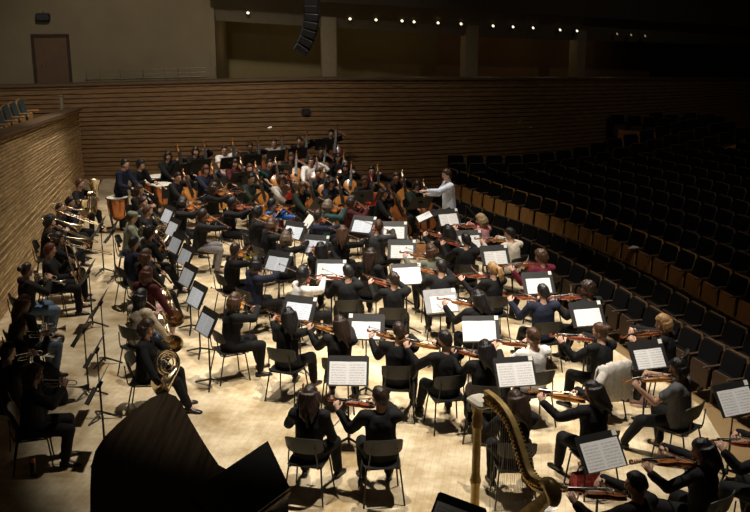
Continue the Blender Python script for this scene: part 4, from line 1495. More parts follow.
stand_px(315, 246, ['in black with long black hair behind'], turn=-18, page=1, music='small_sheet_music')
# horn and woodwind stands whose pages face left
for (px, py, who) in ((168, 215, 'in black playing clarinet beside'), (173, 228, 'in black playing horn right'), (176, 244, 'in black with bushy hair playing clarinet'), (186, 256, 'in navy with dark hair just'), (188, 276, 'in black with swept'), (197, 296, 'in dark red top and pink'), (207, 323, 'in black playing horn nearest')):
    stand_px(px, py, [who], turn=-56, kind='wind_music_stand', page=1, card=0, music='small_sheet_music', h=.98)
# brass stands, seen from behind and edge on
for (px, py, who) in ((88, 272, 'in black suit'), (100, 303, 'in black top and jeans, hair'), (83, 330, 'in black and jeans'), (96, 350, 'in black with long dark hair lowering'), (99, 384, 'in black with wavy brown'), (112, 232, 'in black with bushy hair playing trombone'), (100, 226, 'in navy shirt playing')):
    stand_px(px, py, [who], turn=-86, kind='wind_music_stand', page=0, card=0, music='small_sheet_music', h=1.0)
for who in ('in black playing bass right of the timpani', 'in black playing bass left', 'in white T-shirt playing bass', 'in black playing bass right of the white', 'in grey beige', 'in black playing bass, second', 'in black short sleeves playing bass'):
    stand_front(who, 1.12, .26, kind='tall_music_stand', card=0, page=2)
for who in ('in dark red playing cello', 'in navy with reddish', 'in dark teal', 'in black short sleeves playing cello left', 'in dark green shirt', 'in black with glasses', 'in black playing cello beside', 'in black playing viola at the back', 'in black with yellow', 'in black jacket with black'):
    stand_front(who, 1.12, .36 if 'cello' in by(who)['kind'] else .2, card=0, page=2, music='small_sheet_music')
# conductor stand: low flat desk with the score, turned to the podium
p = at(427, 215, 1.08)
stand_at(p, math.radians(-84), 'in pale blue shirt conducting', kind='conductor_stand', card=0, slab='low flat conductor stand in front of the podium', mlab='white score lying on the flat conductor stand')
# podium
pd = empty('podium', zrot((COND.x, COND.y, 0), math.radians(6)))
tag(pd, 'low wooden conductor podium under the person in pale blue', 'podium')
m = MB(); m.box((0, 0, .10), (1.15, 1.05, .20), bev=.01); obj('platform', m.mesh('platform', ('podium_wood',), False), pd)
m = MB()
m.tube([(.55, -.48, .20), (.55, -.48, 1.05), (.55, .48, 1.05), (.55, .48, .20)], .018, 8); m.tube([(.55, -.48, .62), (.55, .48, .62)], .014, 8)
o = obj('back_rail', m.mesh('rail', ('chair_steel',)), pd)

# timpani
for (px, py, h, lab) in ((160, 184, .83, 'large timpani with pale head nearest the cellos'), (158, 176, .83, 'timpani with pale head against the back wall'), (144, 181, .83, 'timpani with pale head in front of seated timpanist'), (117, 197, .83, 'copper timpani at the left end below the standing player')):
    w = at(px, py, h); w.z = 0
    place('small_timpani' if lab[:6] == 'copper' else 'timpani', lab, 'timpani', zrot(w, -1.2), 'timpani', name='timpani')
# ------------------------------------------------------------------ the setting
def proj(p):
    """world point to photo pixel"""
    x, y, z = p[0], p[1], p[2] - CAMH
    dep = y * CT - z * ST
    dn = -(z * CT + y * ST)
    return 375 + FPX * x / dep, 256 + FPX * dn / dep, dep
def h_for(x, y, py):
    """height above the plan point x, y that shows on photo row py"""
    lo, hi = -3.0, 12.0
    for _ in range(40):
        m = (lo + hi) / 2
        if proj((x, y, m))[1] > py: lo = m
        else: hi = m
    return lo
# seat row curve (stage front)
ROW = [at(px, py, .26) for px, py in ((860, 366), (800, 338), (739, 309), (687, 282), (627, 254), (567, 229), (511, 211), (470, 196), (436, 184))]
ROW = [V((p.x, p.y, 0)) for p in catmull(ROW, 8)]
def offset(line, d):
    out = []
    for i, p in enumerate(line):
        t = (line[min(i + 1, len(line) - 1)] - line[max(i - 1, 0)]).normalized()
        out.append(p + V((t.y, -t.x, 0)) * d)
    return out
edge = offset(ROW, -2.75)
# stage floor
m = MB()
poly = [(p.x, p.y) for p in edge] + [(1.5, 31.5), (-9.5, 31.5), (-9.5, 5), (edge[0].x, 5)]
cx = [(-9.5, 31.5), (-9.5, 3)]
poly = [(3.9, 3)] + [(p.x, p.y) for p in edge] + [(edge[-1].x - .2, 31.6), (-11, 31.6), (-11, 3)]
m.prism(poly, -.5, 0)
struct('floor', m, 'floor')
m = MB()
m.box((10, 22, -.66), (44, 50, .1))
o = struct('floor_auditorium', m, 'aisle_floor')

def slat_wall(name, line, tops, z0, n, material, depth=.05, rough=.02, seed=1, xseg=1, gap='slat_gap'):
    """horizontal wooden slats of uneven depth in front of a dark backing; line = plan points left to right seen from the stage"""
    rnd = random.Random(seed)
    s = MB()
    off = offset(line, 0)
    nor = []
    for i in range(len(line)):
        t = (line[min(i + 1, len(line) - 1)] - line[max(i - 1, 0)]).normalized()
        nor.append(V((t.y, -t.x, 0)))
    b = MB()
    b.loft([[(p.x, p.y, z0), (p.x, p.y, tp), (p.x - q.x * .25, p.y - q.y * .25, tp), (p.x - q.x * .25, p.y - q.y * .25, z0)] for p, q, tp in zip(line, nor, tops)])
    o = struct(name, b, gap)
    for k in range(n):
        R = []
        dd = depth + rnd.uniform(-rough, rough)
        g = rnd.uniform(.10, .30)
        for p, q, tp in zip(line, nor, tops):
            h = (tp - z0) / n
            za, zb = z0 + h * (k + g * .5), z0 + h * (k + 1)
            e = dd + (rnd.uniform(-rough, rough) if xseg > 1 else 0)
            f = p + q * .002; c = p + q * max(.012, e)
            R.append([(f.x, f.y, za), (c.x, c.y, za + .012), (c.x, c.y, zb - .012), (f.x, f.y, zb)])
        s.loft(R)
    so = obj('slats', s.mesh('slats', (material,), False), o)
    return o
def resample(line, step):
    out = [line[0]]
    for a, b in zip(line, line[1:]):
        k = max(1, int((b - a).length / step))
        out += [a.lerp(b, (i + 1) / k) for i in range(k)]
    return out
BW = [V(p) for p in ((-14, 29.4, 0), (-9, 30.2, 0), (-3, 30.7, 0), (2, 31.6, 0), (7, 34.0, 0), (12, 38.0, 0), (17, 43.5, 0))]
BW = catmull(BW, 5)
def rail_y(px): return 87 + (79 - 87) * min(1, max(0, px / 300)) 
BT = [h_for(p.x, p.y, rail_y(proj((p.x, p.y, 3))[0])) for p in BW]
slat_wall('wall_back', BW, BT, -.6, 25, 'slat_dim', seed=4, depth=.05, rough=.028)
BN = offset(BW, .0)
m = MB()
F_, K_ = offset(BW, .10), offset(BW, -.30)
m.loft([[(a.x, a.y, t - .02), (a.x, a.y, t + .05), (b.x, b.y, t + .05), (b.x, b.y, t - .02)] for a, b, t in zip(F_, K_, BT)])
struct('trim_ledge', m, 'wall_cap')
# left wooden wall of the stage
c0 = at(84, 192, 0); c1 = at(6, 311, 0)
d = (c1 - c0).normalized()
LW = [c0 + d * (k * .35) for k in range(0, 44)]
LW[0] = c0 - d * .1
LW = [V((p.x, p.y, 0)) for p in LW]
LTm = [h_for(c0.x, c0.y, 109), h_for(c1.x, c1.y, 140)]
LT = [LTm[0] + (LTm[1] - LTm[0]) * min(1.1, k * .35 / (c1 - c0).length) for k in range(len(LW))]
LWr = list(reversed(LW)); LTr = list(reversed(LT))
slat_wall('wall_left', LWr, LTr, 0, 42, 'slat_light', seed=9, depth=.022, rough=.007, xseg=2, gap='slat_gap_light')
m = MB()
F_, K_ = offset(LWr, .12), offset(LWr, -.28)
m.loft([[(a.x, a.y, t - .03), (a.x, a.y, t + .04), (b.x, b.y, t + .04), (b.x, b.y, t - .03)] for a, b, t in zip(F_, K_, LTr)])
struct('trim_left_cap', m, 'wall_cap')
# terrace behind the left wall
wn = V((d.y, -d.x, 0)); 
if wn.x > 0: wn = -wn
tp = c1 - d * 1.5
th = LTm[1] - .55
ang_in = math.atan2(wn.x, -wn.y)
spots_ = []
for k in range(6):
    w = on_depth(33 - 7.4 * k, 137 + 3.0 * k, 23.4 - .62 * k)
    spots_.append(w)
th = min(w.z for w in spots_) - .04
m = MB(); cc = (spots_[0] + spots_[-1]) / 2 + wn * .35
m.box((cc.x, cc.y, th - .1), (1.5, 4.8, .2), M4.Rotation(math.atan2(-d.x, d.y), 3, 'Z'))
struct('floor_terrace', m, 'aisle_floor')
for w in spots_:
    place('auditorium_seat', 'terrace seat with teal cushion and pale wood above the side wall', 'seat', zrot((w.x, w.y, th), ang_in), 'terrace seats above the side wall', {'backrest': 'seat_teal', 'seat_cushion': 'seat_teal'})
m = empty('terrace_post'); w = at(63, 116, 2.4)
w = on_depth(63, 118, 28.4)
tag(m, 'slim wooden post standing at the corner above the side wall', 'post')
m.location = w
g = MB(); g.box((0, 0, .62 - (m.location.z + .62) / 2), (.10, .10, m.location.z + .62), bev=.01); obj('shaft', g.mesh('shaft', ('pillar',), False), m)
g = MB(); g.box((0, 0, .63), (.14, .14, .04), bev=.01); obj('post_cap', g.mesh('cap', ('pillar',), False), m)

mat('bulkhead', (.15, .125, .075), .85, var=.06)
MATS['lamp_glow'].node_tree.nodes['Principled BSDF'].inputs['Emission Strength'].default_value = 2.2
emat('lamp_dim', (1.0, .7, .4), .25)
# upper tier over the back wall
def ipol(px):
    """plan point of the back wall under photo column px"""
    best = min(range(len(BW)), key=lambda i: abs(proj((BW[i].x, BW[i].y, BT[i]))[0] - px))
    for i in range(len(BW) - 1):
        a, b = proj((BW[i].x, BW[i].y, BT[i]))[0], proj((BW[i + 1].x, BW[i + 1].y, BT[i + 1]))[0]
        if a <= px <= b:
            f = (px - a) / (b - a)
            return BW[i].lerp(BW[i + 1], f), BT[i] + (BT[i + 1] - BT[i]) * f
    return BW[best], BT[best]
def tier_panel(name, px0, px1, back, material, z_lo=-.3, z_hi=4.2, thick=.2):
    m = MB()
    k = 8
    R = []
    for i in range(k + 1):
        p, t = ipol(px0 + (px1 - px0) * i / k)
        q, _ = ipol(min(px1, px0 + (px1 - px0) * i / k) + 6)
        tt = (q - p).normalized() if (q - p).length > 1e-5 else V((1, 0, 0))
        n = V((-tt.y, tt.x, 0))
        a = p + n * back; b = a + n * thick
        R.append([(a.x, a.y, t + z_lo), (a.x, a.y, t + z_hi), (b.x, b.y, t + z_hi), (b.x, b.y, t + z_lo)])
    m.loft(R)
    return struct(name, m, material)
tier_panel('wall_tier_left', -260, 212, .55, 'plaster_dark')
tier_panel('wall_tier_middle', 206, 480, 3.0, 'plaster_olive')
tier_panel('wall_tier_right', 478, 720, 3.0, 'plaster_red')
m = MB()
p0, t0 = ipol(212)
m.box((p0.x, p0.y + 1.9, t0 + 1.8), (.15, 2.9, 4.4)); struct('wall_tier_return', m, 'plaster_dark')
# fascia and the sloping bulkhead below it that carries the downlights
def soff(px): return 3 + (px - 340) * .060
m = MB(); R = []; fa = MB(); RF = []; fl = MB(); RL = []
for i in range(25):
    px = 212 + (760 - 212) * i / 24
    p, t = ipol(px); q, _ = ipol(px + 6)
    tt = (q - p).normalized() if (q - p).length > 1e-5 else tt
    n = V((-tt.y, tt.x, 0))
    a = p + n * .2; b = p + n * .7; b2 = p + n * 3.2
    z = h_for(a.x, a.y, soff(px) - 1); zb = h_for(b.x, b.y, soff(px) + 25 - max(0, px - 500) * .03)
    R.append([(a.x, a.y, z), (b.x, b.y, zb), (b2.x, b2.y, zb), (b2.x, b2.y, z + .2), (a.x, a.y, z + .2)])
    c = p - n * .25
    zf = h_for(c.x, c.y, soff(px))
    RF.append([(c.x, c.y, zf), (c.x, c.y, zf + 8), (a.x, a.y, zf + 8), (a.x, a.y, zf)])
    RL.append([(p.x + n.x * .3, p.y + n.y * .3, t - .7), (b2.x, b2.y, t - .7), (b2.x, b2.y, t - .8), (p.x + n.x * .3, p.y + n.y * .3, t - .8)])
m.loft(R); struct('ceiling', m, 'bulkhead')
fa.loft(RF); struct('trim_fascia', fa, 'ceiling_dark')
fl.loft(RL); struct('floor_tier', fl, 'aisle_floor')
def tier_pt(px, back, up=0.0):
    p, t = ipol(px); q, _ = ipol(px + 6)
    tt = (q - p).normalized()
    n = V((-tt.y, tt.x, 0))
    w = p + n * back
    return V((w.x, w.y, t + up)), math.atan2(tt.y, tt.x)
for px, wd, lab in ((331, .48, 'pale square column behind the hanging speaker array'), (479, .46, 'pale column at the middle of the upper tier'), (591, .42, 'dim column near the right end of the upper tier')):
    w, a = tier_pt(px, .7)
    c = empty('column', zrot((w.x, w.y, w.z - .7), a))
    tag(c, lab, 'column')
    g = MB(); g.box((0, 0, 1.65), (wd, .42, 3.1), bev=.03); obj('shaft', g.mesh('shaft', ('pillar',), False), c)
    g = MB(); g.box((0, 0, .08), (wd + .08, .5, .16), bev=.02); obj('base', g.mesh('base', ('pillar',), False), c)
DL = [(248, 13), (350, 19), (376, 20), (402, 21), (414, 22), (438, 23), (461, 24), (493, 26), (513, 27), (533, 28), (560, 30), (577, 31), (617, 34), (631, 35), (645, 36)]
for i, (px, py) in enumerate(DL):
    p, t = ipol(px); q, _ = ipol(px + 6)
    tt = (q - p).normalized(); n = V((-tt.y, tt.x, 0))
    f = (py - soff(px) + 1) / (26 - max(0, px - 500) * .03)
    w2 = on_depth(px, py, (p + n * (.2 + .5 * f)).y - .03)
    M = M4.Translation(w2) @ M4.Rotation(math.atan2(tt.y, tt.x), 4, 'Z') @ M4.Rotation(math.radians(62), 4, 'X') @ M4.Scale(.62, 4)
    e = empty('downlight', M)
    tag(e, 'small round glowing downlight in the upper tier bulkhead', 'downlight', 'downlights in the upper tier')
    g = MB(); g.lathe([(.075, .012), (.105, .010), (.11, .0), (.10, -.03), (.06, -.05)], 18); obj('trim_ring', g.mesh('ring', ('ceiling_dark',)), e)
    g = MB(); g.lathe([(.07, .0), (.068, .014), (.05, .020), (.002, .022)], 16); obj('lamp', g.mesh('lamp', ('lamp_glow' if px < 600 else 'lamp_dim',)), e)
# tier door
w, a = tier_pt(51, .50)
dr = empty('door_1', zrot((w.x, w.y, w.z - .72), a)); dr['kind'] = 'structure'
g = MB(); g.box((0, 0, 1.05), (.95, .06, 2.1), bev=.01); obj('door_leaf', g.mesh('leaf', ('door_wood',), False), dr)
g = MB(); 
for sx in (-1, 1): g.box((sx * .51, .0, 1.07), (.08, .10, 2.15))
g.box((0, 0, 2.16), (1.1, .10, .08)); obj('door_frame', g.mesh('frame', ('hall_dark',), False), dr)
for sx in (-.32, -.16):
    g = MB(); g.box((sx, -.06, 1.30), (.03, .04, .14), bev=.008); obj('door_handle', g.mesh('handle', ('rail_metal',), False), dr)
# railing on the tier ledge
rl = empty('ledge_railing'); w, a = tier_pt(20, -.05); rl.location = w
tag(rl, 'thin metal railing along the ledge at upper left', 'railing')
for up in (.14, .27, .40):
    g = MB(); pts = []
    for px in range(86, 218, 12):
        p, _ = tier_pt(px, .12, up); pts.append(p - w)
    g.tube(pts, .012, 6); obj('rail', g.mesh('rail', ('rail_metal',)), rl)
for px in (86, 100, 120, 143, 165, 178, 190, 216):
    p, _ = tier_pt(px, .12); p = p - w
    g = MB(); g.tube([p + V((0, 0, .02)), p + V((0, 0, .42))], .012, 6); obj('post', g.mesh('post', ('rail_metal',)), rl)
# small fittings
w, a = tier_pt(43, .45); w3 = on_depth(43, 17, w.y)
sp_ = empty('wall_speaker', zrot(w3, a)); tag(sp_, 'small dark speaker hanging high above the tier door', 'speaker')
g = MB(); g.box((0, 0, 0), (.40, .25, .22), bev=.03); obj('cabinet', g.mesh('cab', ('speaker_black',), False), sp_)
g = MB(); g.tube([(0, .05, .1), (0, .25, .22)], .02, 6); obj('bracket', g.mesh('bracket', ('cable',)), sp_)
w, a = tier_pt(306, -.10); w3 = on_depth(306, 112, w.y)
o = empty('wall_box', zrot(w3, a)); tag(o, 'small dark socket box on the slatted back wall', 'socket box')
g = MB(); g.box((0, 0, 0), (.26, .08, .20), bev=.01); obj('housing', g.mesh('box', ('speaker_black',), False), o)
g = MB(); g.box((0, -.045, 0), (.14, .02, .10), bev=.005); obj('socket', g.mesh('socket', ('cable',), False), o)
# hanging microphones
for (px, py, dep, lab) in ((270, 128, 25, 'white microphone hanging before the slatted wall above the basses'), (520, 122, 26, 'microphone pair hanging over the dark seats, left one'), (531, 128, 26.5, 'microphone pair hanging over the dark seats, right one'), (464, 141, 26, 'small microphone hanging above the conductor')):
    w = on_depth(px, py, dep)
    e = empty('hanging_microphone', zrot(w, .4)); tag(e, lab, 'microphone')
    g = MB(); g.capsule((-.035, 0, 0), (.035, 0, .02), .026, .020); obj('microphone_body', g.mesh('mic', ('mic_white' if px == 270 else 'rail_metal',)), e)
    g = MB(); g.tube([(0, 0, .02), (.0, .02, 3), (.02, .02, 8)], .0016, 5); obj('cable', g.mesh('cable', ('cable',)), e)
# line array
pts = [(312, 2), (312, 9), (312, 17), (311, 25), (309, 33), (306, 41), (302, 49)]
la = empty('line_array_speaker', zrot(on_depth(312, 2, 23), 0)); tag(la, 'curved black line array loudspeaker hanging from the ceiling', 'loudspeaker')
base = la.location.copy()
for i, (px, py) in enumerate(pts):
    w = on_depth(px, py, 23) - base
    tl = (0, 0, 4, 10, 18, 27, 36)[i]
    g = MB()
    R = M4.Rotation(math.radians(tl), 3, 'Y')
    g.loft([[w + R @ V(p) for p in ((-.16 + b, y, -.085 + b), (.16 - b, y, -.085 + b), (.16 - b, y, .085 - b), (-.16 + b, y, .085 - b))] for y, b in ((-.32, .02), (-.30, 0), (.30, 0), (.32, .02))])
    cbt = obj('cabinet', g.mesh('cabinet', ('speaker_black',), False), la)
    g = MB(); g.box(w + R @ V((-.165, 0, 0)), (.012, .56, .14), R); obj('grille', g.mesh('grille', ('cable',), False), cbt)
g = MB(); g.box((0, 0, .13), (.34, .60, .06)); obj('rigging_frame', g.mesh('frame', ('chair_steel',), False), la)
g = MB(); g.tube([(-.08, 0, .15), (-.08, 0, 7)], .008, 6); g.tube([(.08, 0, .15), (.08, 0, 7)], .008, 6); obj('hoist_cable', g.mesh('cable', ('cable',)), la)
g = MB(); w = on_depth(294, 20, 23) - base; g.tube([w + V((0, 0, -.3)), w + V((0, 0, 6))], .006, 5); obj('tie_line', g.mesh('line', ('cable',)), la)

mat('seat_wood_dim', (.10, .058, .027), .5)  # seat_wood again, darkened in colour to stand for weaker light
# ------------------------------------------------------------------ auditorium seats
def seat_row(line, step, floor_z, rowlab, group, limit):
    """even steps along a plan curve, seats facing the stage"""
    n = 0
    acc = 0.0
    nextd = .3
    for a, b in zip(line, line[1:]):
        L = (b - a).length
        while nextd <= acc + L:
            p = a.lerp(b, (nextd - acc) / L)
            t = (b - a).normalized()
            nextd += step
            px, py, dep = proj((p.x, p.y, floor_z + .6))
            if not (-10 < px < 775 and 60 < py < 530): continue
            if p.y > limit or behind(p) or beyond(p): continue
            ang = math.atan2(t.y, t.x) + PI + PI
            SEATS.append((p.copy(), floor_z, t.copy(), rowlab, group))
            n += 1
        acc += L
    return n
SEATS = []
def behind(p, m=.9):
    i = min(range(len(BW)), key=lambda i: abs(BW[i].x - p.x))
    t = (BW[min(i + 1, len(BW) - 1)] - BW[max(i - 1, 0)]).normalized()
    return (p - BW[i]).dot(V((-t.y, t.x, 0))) > -m
PAR1 = ((452, 193, 28.1), (540, 193, 28.2), (608, 186, 28.9), (674, 169, 29.6), (760, 145, 30.8))
P1w = [on_depth(*q) for q in PAR1]
def beyond(p):
    i = min(range(len(P1w)), key=lambda i: (V((P1w[i].x, P1w[i].y, 0)) - p).length)
    i = min(max(i, 0), len(P1w) - 2)
    a, b = P1w[i], P1w[i + 1]
    t = V((b.x - a.x, b.y - a.y, 0)).normalized()
    return (p - V((a.x, a.y, 0))).dot(V((-t.y, t.x, 0))) > -.55
risers = MB()
for k in range(0, 16):
    dd = -1.75 + .85 * k
    fz = -.60 if k < 2 else -.15 + .05 * (k - 2)
    line = offset(ROW, dd)
    lab = {0: 'dark cushioned auditorium seat in the front row at the stage edge', 1: 'dark cushioned auditorium seat in the second row from the stage', 2: 'dark auditorium seat with lit wooden underside in the third row'}.get(k, 'dark cushioned auditorium seat in the rear stalls at right')
    seat_row(line, .57, fz, lab, {0: 'front row seats', 1: 'second row seats', 2: 'third row seats with lit wood'}.get(k, 'rear stalls seats'), 33)
    if k >= 2:
        a, b = offset(ROW, dd - .42), offset(ROW, dd + .43)
        risers.loft([[(p.x, p.y, -.62), (p.x, p.y, fz), (q.x, q.y, fz), (q.x, q.y, -.62)] for p, q in zip(a, b)])
struct('floor_stalls', risers, 'aisle_floor')
# side boxes along the far wall
def polyz(px_list):
    return [on_depth(px, py, dep) for px, py, dep in px_list]
def box_block(name, pts, hgt, rows, fz_off, step, lab, grp):
    P_ = polyz(pts)
    line = catmull([V((p.x, p.y, 0)) for p in P_], 5)
    zs = []
    for i in range(len(line)):
        f = i / (len(line) - 1) * (len(P_) - 1); a = int(min(f, len(P_) - 2)); zs.append(P_[a].z + (P_[a + 1].z - P_[a].z) * (f - a))
    m = MB()
    bk = offset(line, -.12)
    m.loft([[(p.x, p.y, -.62), (p.x, p.y, z + hgt), (q.x, q.y, z + hgt), (q.x, q.y, -.62)] for p, q, z in zip(line, bk, zs)])
    struct('wall_parapet_' + name, m, 'hall_wood')
    fl = MB(); q2 = offset(line, -.12 - .85 * rows)
    fl.loft([[(p.x, p.y, -.62), (p.x, p.y, z + fz_off), (q.x, q.y, z + fz_off), (q.x, q.y, -.62)] for p, q, z in zip(bk, q2, zs)])
    struct('floor_box_' + name, fl, 'aisle_floor')
    for r in range(rows):
        ln = offset(line, -.55 - .8 * r)
        acc, nx = 0, .3
        for i in range(len(ln) - 1):
            L = (ln[i + 1] - ln[i]).length
            while nx <= acc + L:
                f = (nx - acc) / L; p = ln[i].lerp(ln[i + 1], f); z = zs[i] + (zs[i + 1] - zs[i]) * f + fz_off + .12 * r
                nx += step
                px, py, _ = proj((p.x, p.y, z + .6))
                if -10 < px < 770 and not behind(p, .5): SEATS.append((p.copy(), z, -(ln[i + 1] - ln[i]).normalized(), lab, grp))
            acc += L
box_block('one', PAR1, .22, 3, -.45, .6, 'dark seat in the side box along the far wall, right of the conductor', 'lower side box seats')
box_block('two', ((618, 133, 33.6), (670, 137, 34.0), (720, 143, 34.5), (770, 149, 35.2)), .12, 3, -.35, .62, 'dark seat in the upper side box at the far right', 'upper side box seats')
SEATS.sort(key=lambda s: -1 / max(1, proj((s[0].x, s[0].y, s[1]))[2]))
print('SEATS', len(SEATS))
def face_ang(t): return math.atan2(-t.x * 0 + t.y, t.x)
rest = {}
for i, (p, z, t, lab, grp) in enumerate(SEATS):
    n = V((-t.y, t.x, 0))     # towards the stage
    a = math.atan2(-n.x, n.y)
    if i < 299: place('auditorium_seat', lab, 'seat', zrot((p.x, p.y, z), a), grp, {'seat_pan': 'seat_wood_shaded', 'armrest': 'seat_wood_shaded', 'back_shell': 'seat_wood_dim'} if grp[:5] != 'third' else {'armrest': 'seat_wood_dim'})
    else: rest.setdefault(0, []).append(zrot((p.x, p.y, z), a))
if rest:
    src = [(x[1], x[2]) for x in PROTO['auditorium_seat']]
    parts = {}
    for me, mk in src:
        b = parts.setdefault(mk, MB())
        vs = [v.co.copy() for v in me.vertices]; fs = [list(f.vertices) for f in me.polygons]
        for M in rest[0]: b.add([M @ v for v in vs], fs)
    big = MB(); mk_ = list(parts)
    for j, k in enumerate(mk_):
        big.mi = j
        o_ = len(big.v); big.v += parts[k].v; big.f += [[q + o_ for q in f] for f in parts[k].f]; big.m += [j] * len(parts[k].f)
    o = obj('auditorium_seats', big.mesh('auditorium_seats', tuple(mk_), False))
    tag(o, 'far rows of dark auditorium seats fading into shadow', 'seats', None, 'stuff')

i_ = min(range(len(ROW)), key=lambda i: abs(proj((ROW[i].x, ROW[i].y, .45))[0] - 632))
tt_ = (ROW[i_ + 1] - ROW[i_]).normalized()
e = empty('paper_programme', zrot((ROW[i_].x - tt_.y * .02, ROW[i_].y + tt_.x * .02, .466), .8)); tag(e, 'white folded paper left on a seat in the third row', 'paper')
g = MB(); g.box((0, 0, 0), (.26, .17, .006)); g.box((.01, .01, .008), (.24, .16, .006), M4.Rotation(.12, 3, 'Z')); obj('sheets', g.mesh('sheets', ('card',), False), e)
# ------------------------------------------------------------------ grand piano
HP = 1.0
K1 = at(290, 490, HP); K1b = at(262, 511, HP)
kd = (K1b - K1).normalized()
K0 = K1 + kd * 1.50
rim = [(268, 443), (252, 454), (238, 464), (228, 470), (219, 465), (210, 452), (200, 436), (190, 419), (182, 404), (176, 396), (168, 393), (159, 394), (150, 398), (134, 410), (118, 423), (104, 437), (95, 451), (91, 466), (90, 488), (90, 512), (91, 545)]
W_ = [K1] + [at(x, y, HP) for x, y in rim] + [K0]
cen = sum(W_, V((0, 0, 0))) / len(W_)
pn = empty('grand_piano', zrot((cen.x, cen.y, 0), 0)); tag(pn, 'black grand piano with closed lid at the bottom left', 'piano')
L2 = [(p.x - cen.x, p.y - cen.y) for p in W_]
area = sum(a[0] * b[1] - b[0] * a[1] for a, b in zip(L2, L2[1:] + L2[:1]))
if area < 0: L2.reverse()
m = MB(); m.prism([(x * .985, y * .985) for x, y in L2], .66, .965); obj('rim', m.mesh('rim', ('piano_black',), True, 35), pn)
m = MB(); m.prism(L2, .97, 1.0, .004); obj('lid', m.mesh('lid', ('piano_lid_reflection',), True, 35), pn)
fp = [K1, at(268, 443, HP), at(228, 470, HP), at(190, 497, HP), K1 + kd * .95]
fp = [(p.x - cen.x, p.y - cen.y) for p in fp]
if sum(a[0] * b[1] - b[0] * a[1] for a, b in zip(fp, fp[1:] + fp[:1])) < 0: fp.reverse()
m = MB(); m.prism(fp, 1.002, 1.028, .004); obj('lid_flap', m.mesh('flap', ('piano_black',), False), pn)
kn = V((-kd.y, kd.x, 0))
if kn.y > 0: kn = -kn
Rk = M4.Rotation(math.atan2(kd.y, kd.x), 3, 'Z')
kc = (K1 + kd * .75) - cen
m = MB(); m.box((kc.x + kn.x * .12, kc.y + kn.y * .12, .68), (1.5, .30, .08), Rk); obj('keybed', m.mesh('keybed', ('piano_black',), False), pn)
m = MB()
for i in range(52):
    q = kc + kd * (-.61 + .0235 * i) + kn * .13
    m.box((q.x, q.y, .735), (.0222, .15, .02), Rk)
obj('white_keys', m.mesh('keys', ('ivory',), False), pn)
m = MB()
for i in range(51):
    if i % 7 in (1, 4): continue
    q = kc + kd * (-.598 + .0235 * i) + kn * .095
    m.box((q.x, q.y, .75), (.012, .09, .022), Rk)
obj('black_keys', m.mesh('keys', ('ebony',), False), pn)
m = MB(); q = kc + kn * .014; m.box((q.x, q.y, .985), (1.46, .016, .022), Rk); obj('fallboard_edge', m.mesh('edge', ('seat_wood',), False), pn)
for q in (K1 + kd * .15 - kn * .25, K1 + kd * 1.35 - kn * .25, at(150, 418, HP)):
    g = MB(); q = q - cen; g.lathe([(.045, .0), (.05, .03), (.045, .06), (.055, .12), (.085, .45), (.10, .60), (.10, .66)], 14, (q.x, q.y, 0)); obj('leg', g.mesh('leg', ('piano_black',)), pn)
q = K1 + kd * .75 - kn * .3 - cen
g = MB(); g.box((q.x, q.y, .4), (.06, .05, .5), Rk); g.box((q.x, q.y, .1), (.26, .08, .08), Rk)
obj('pedal_lyre', g.mesh('lyre', ('piano_black',), False), pn)
q = at(306, 522, .5)
bn = empty('piano_bench', zrot((q.x + .22, q.y - .20, 0), math.atan2(kd.y, kd.x))); tag(bn, 'black piano bench at the bottom edge beside the piano', 'bench')
g = MB(); g.box((0, 0, .47), (.75, .36, .07), bev=.02); obj('seat', g.mesh('seat', ('chair_plastic',), False), bn)
for sx in (-1, 1):
    for sy in (-1, 1):
        g = MB(); g.tube([(sx * .32, sy * .13, .44), (sx * .33, sy * .14, 0)], [.028, .018], 8); obj('leg', g.mesh('leg', ('piano_black',)), bn)

# ------------------------------------------------------------------ harp
C_ = at(478, 397, 1.78); SH_ = at(550, 489, 1.36)
hd = V((SH_.x - C_.x, SH_.y - C_.y, 0)); HW = hd.length; hd.normalize()
hn = V((-hd.y, hd.x, 0))
hp_ = empty('concert_harp', M4.Translation((C_.x, C_.y, 0))); tag(hp_, 'golden concert harp standing at the bottom centre', 'harp')
def hit(px, py):
    """distance along the harp plane and height under a photo pixel"""
    o = V((0, 0, CAMH)); e = at(px, py, 0) - o
    t = (C_ - o).dot(hn) / e.dot(hn)
    w = o + e * t
    return (w - V((C_.x, C_.y, 0))).dot(hd), w.z
def hpt(s, z, off=0): return V((hd.x * s + hn.x * off, hd.y * s + hn.y * off, z))
g = MB(); g.lathe([(.085, .05), (.09, .10), (.06, .14), (.075, .22), (.055, .28), (.047, .36), (.045, .80), (.055, .84), (.060, .87), (.05, .90), (.043, .94), (.043, 1.42), (.054, 1.45), (.060, 1.48), (.05, 1.51), (.056, 1.56), (.046, 1.60), (.060, 1.66), (.07, 1.70), (.06, 1.73)], 20)
obj('column', g.mesh('column', ('harp_gold',)), hp_)
g = MB(); g.box(hpt(.06, 1.755), (.27, .21, .08), M4.Rotation(math.atan2(hd.y, hd.x), 3, 'Z'), .03); obj('crown', g.mesh('crown', ('harp_pale',), True, 30), hp_)
npx = [(486, 397), (494, 402), (503, 411), (511, 424), (517, 440), (522, 456), (527, 472), (534, 482), (543, 487), (551, 489)]
cl_ = catmull([V((*hit(x, y), 0)) for x, y in npx], 4)
print('HARP', HW, [tuple(round(c, 2) for c in p[:2]) for p in cl_[::6]])
g = MB(); R = []
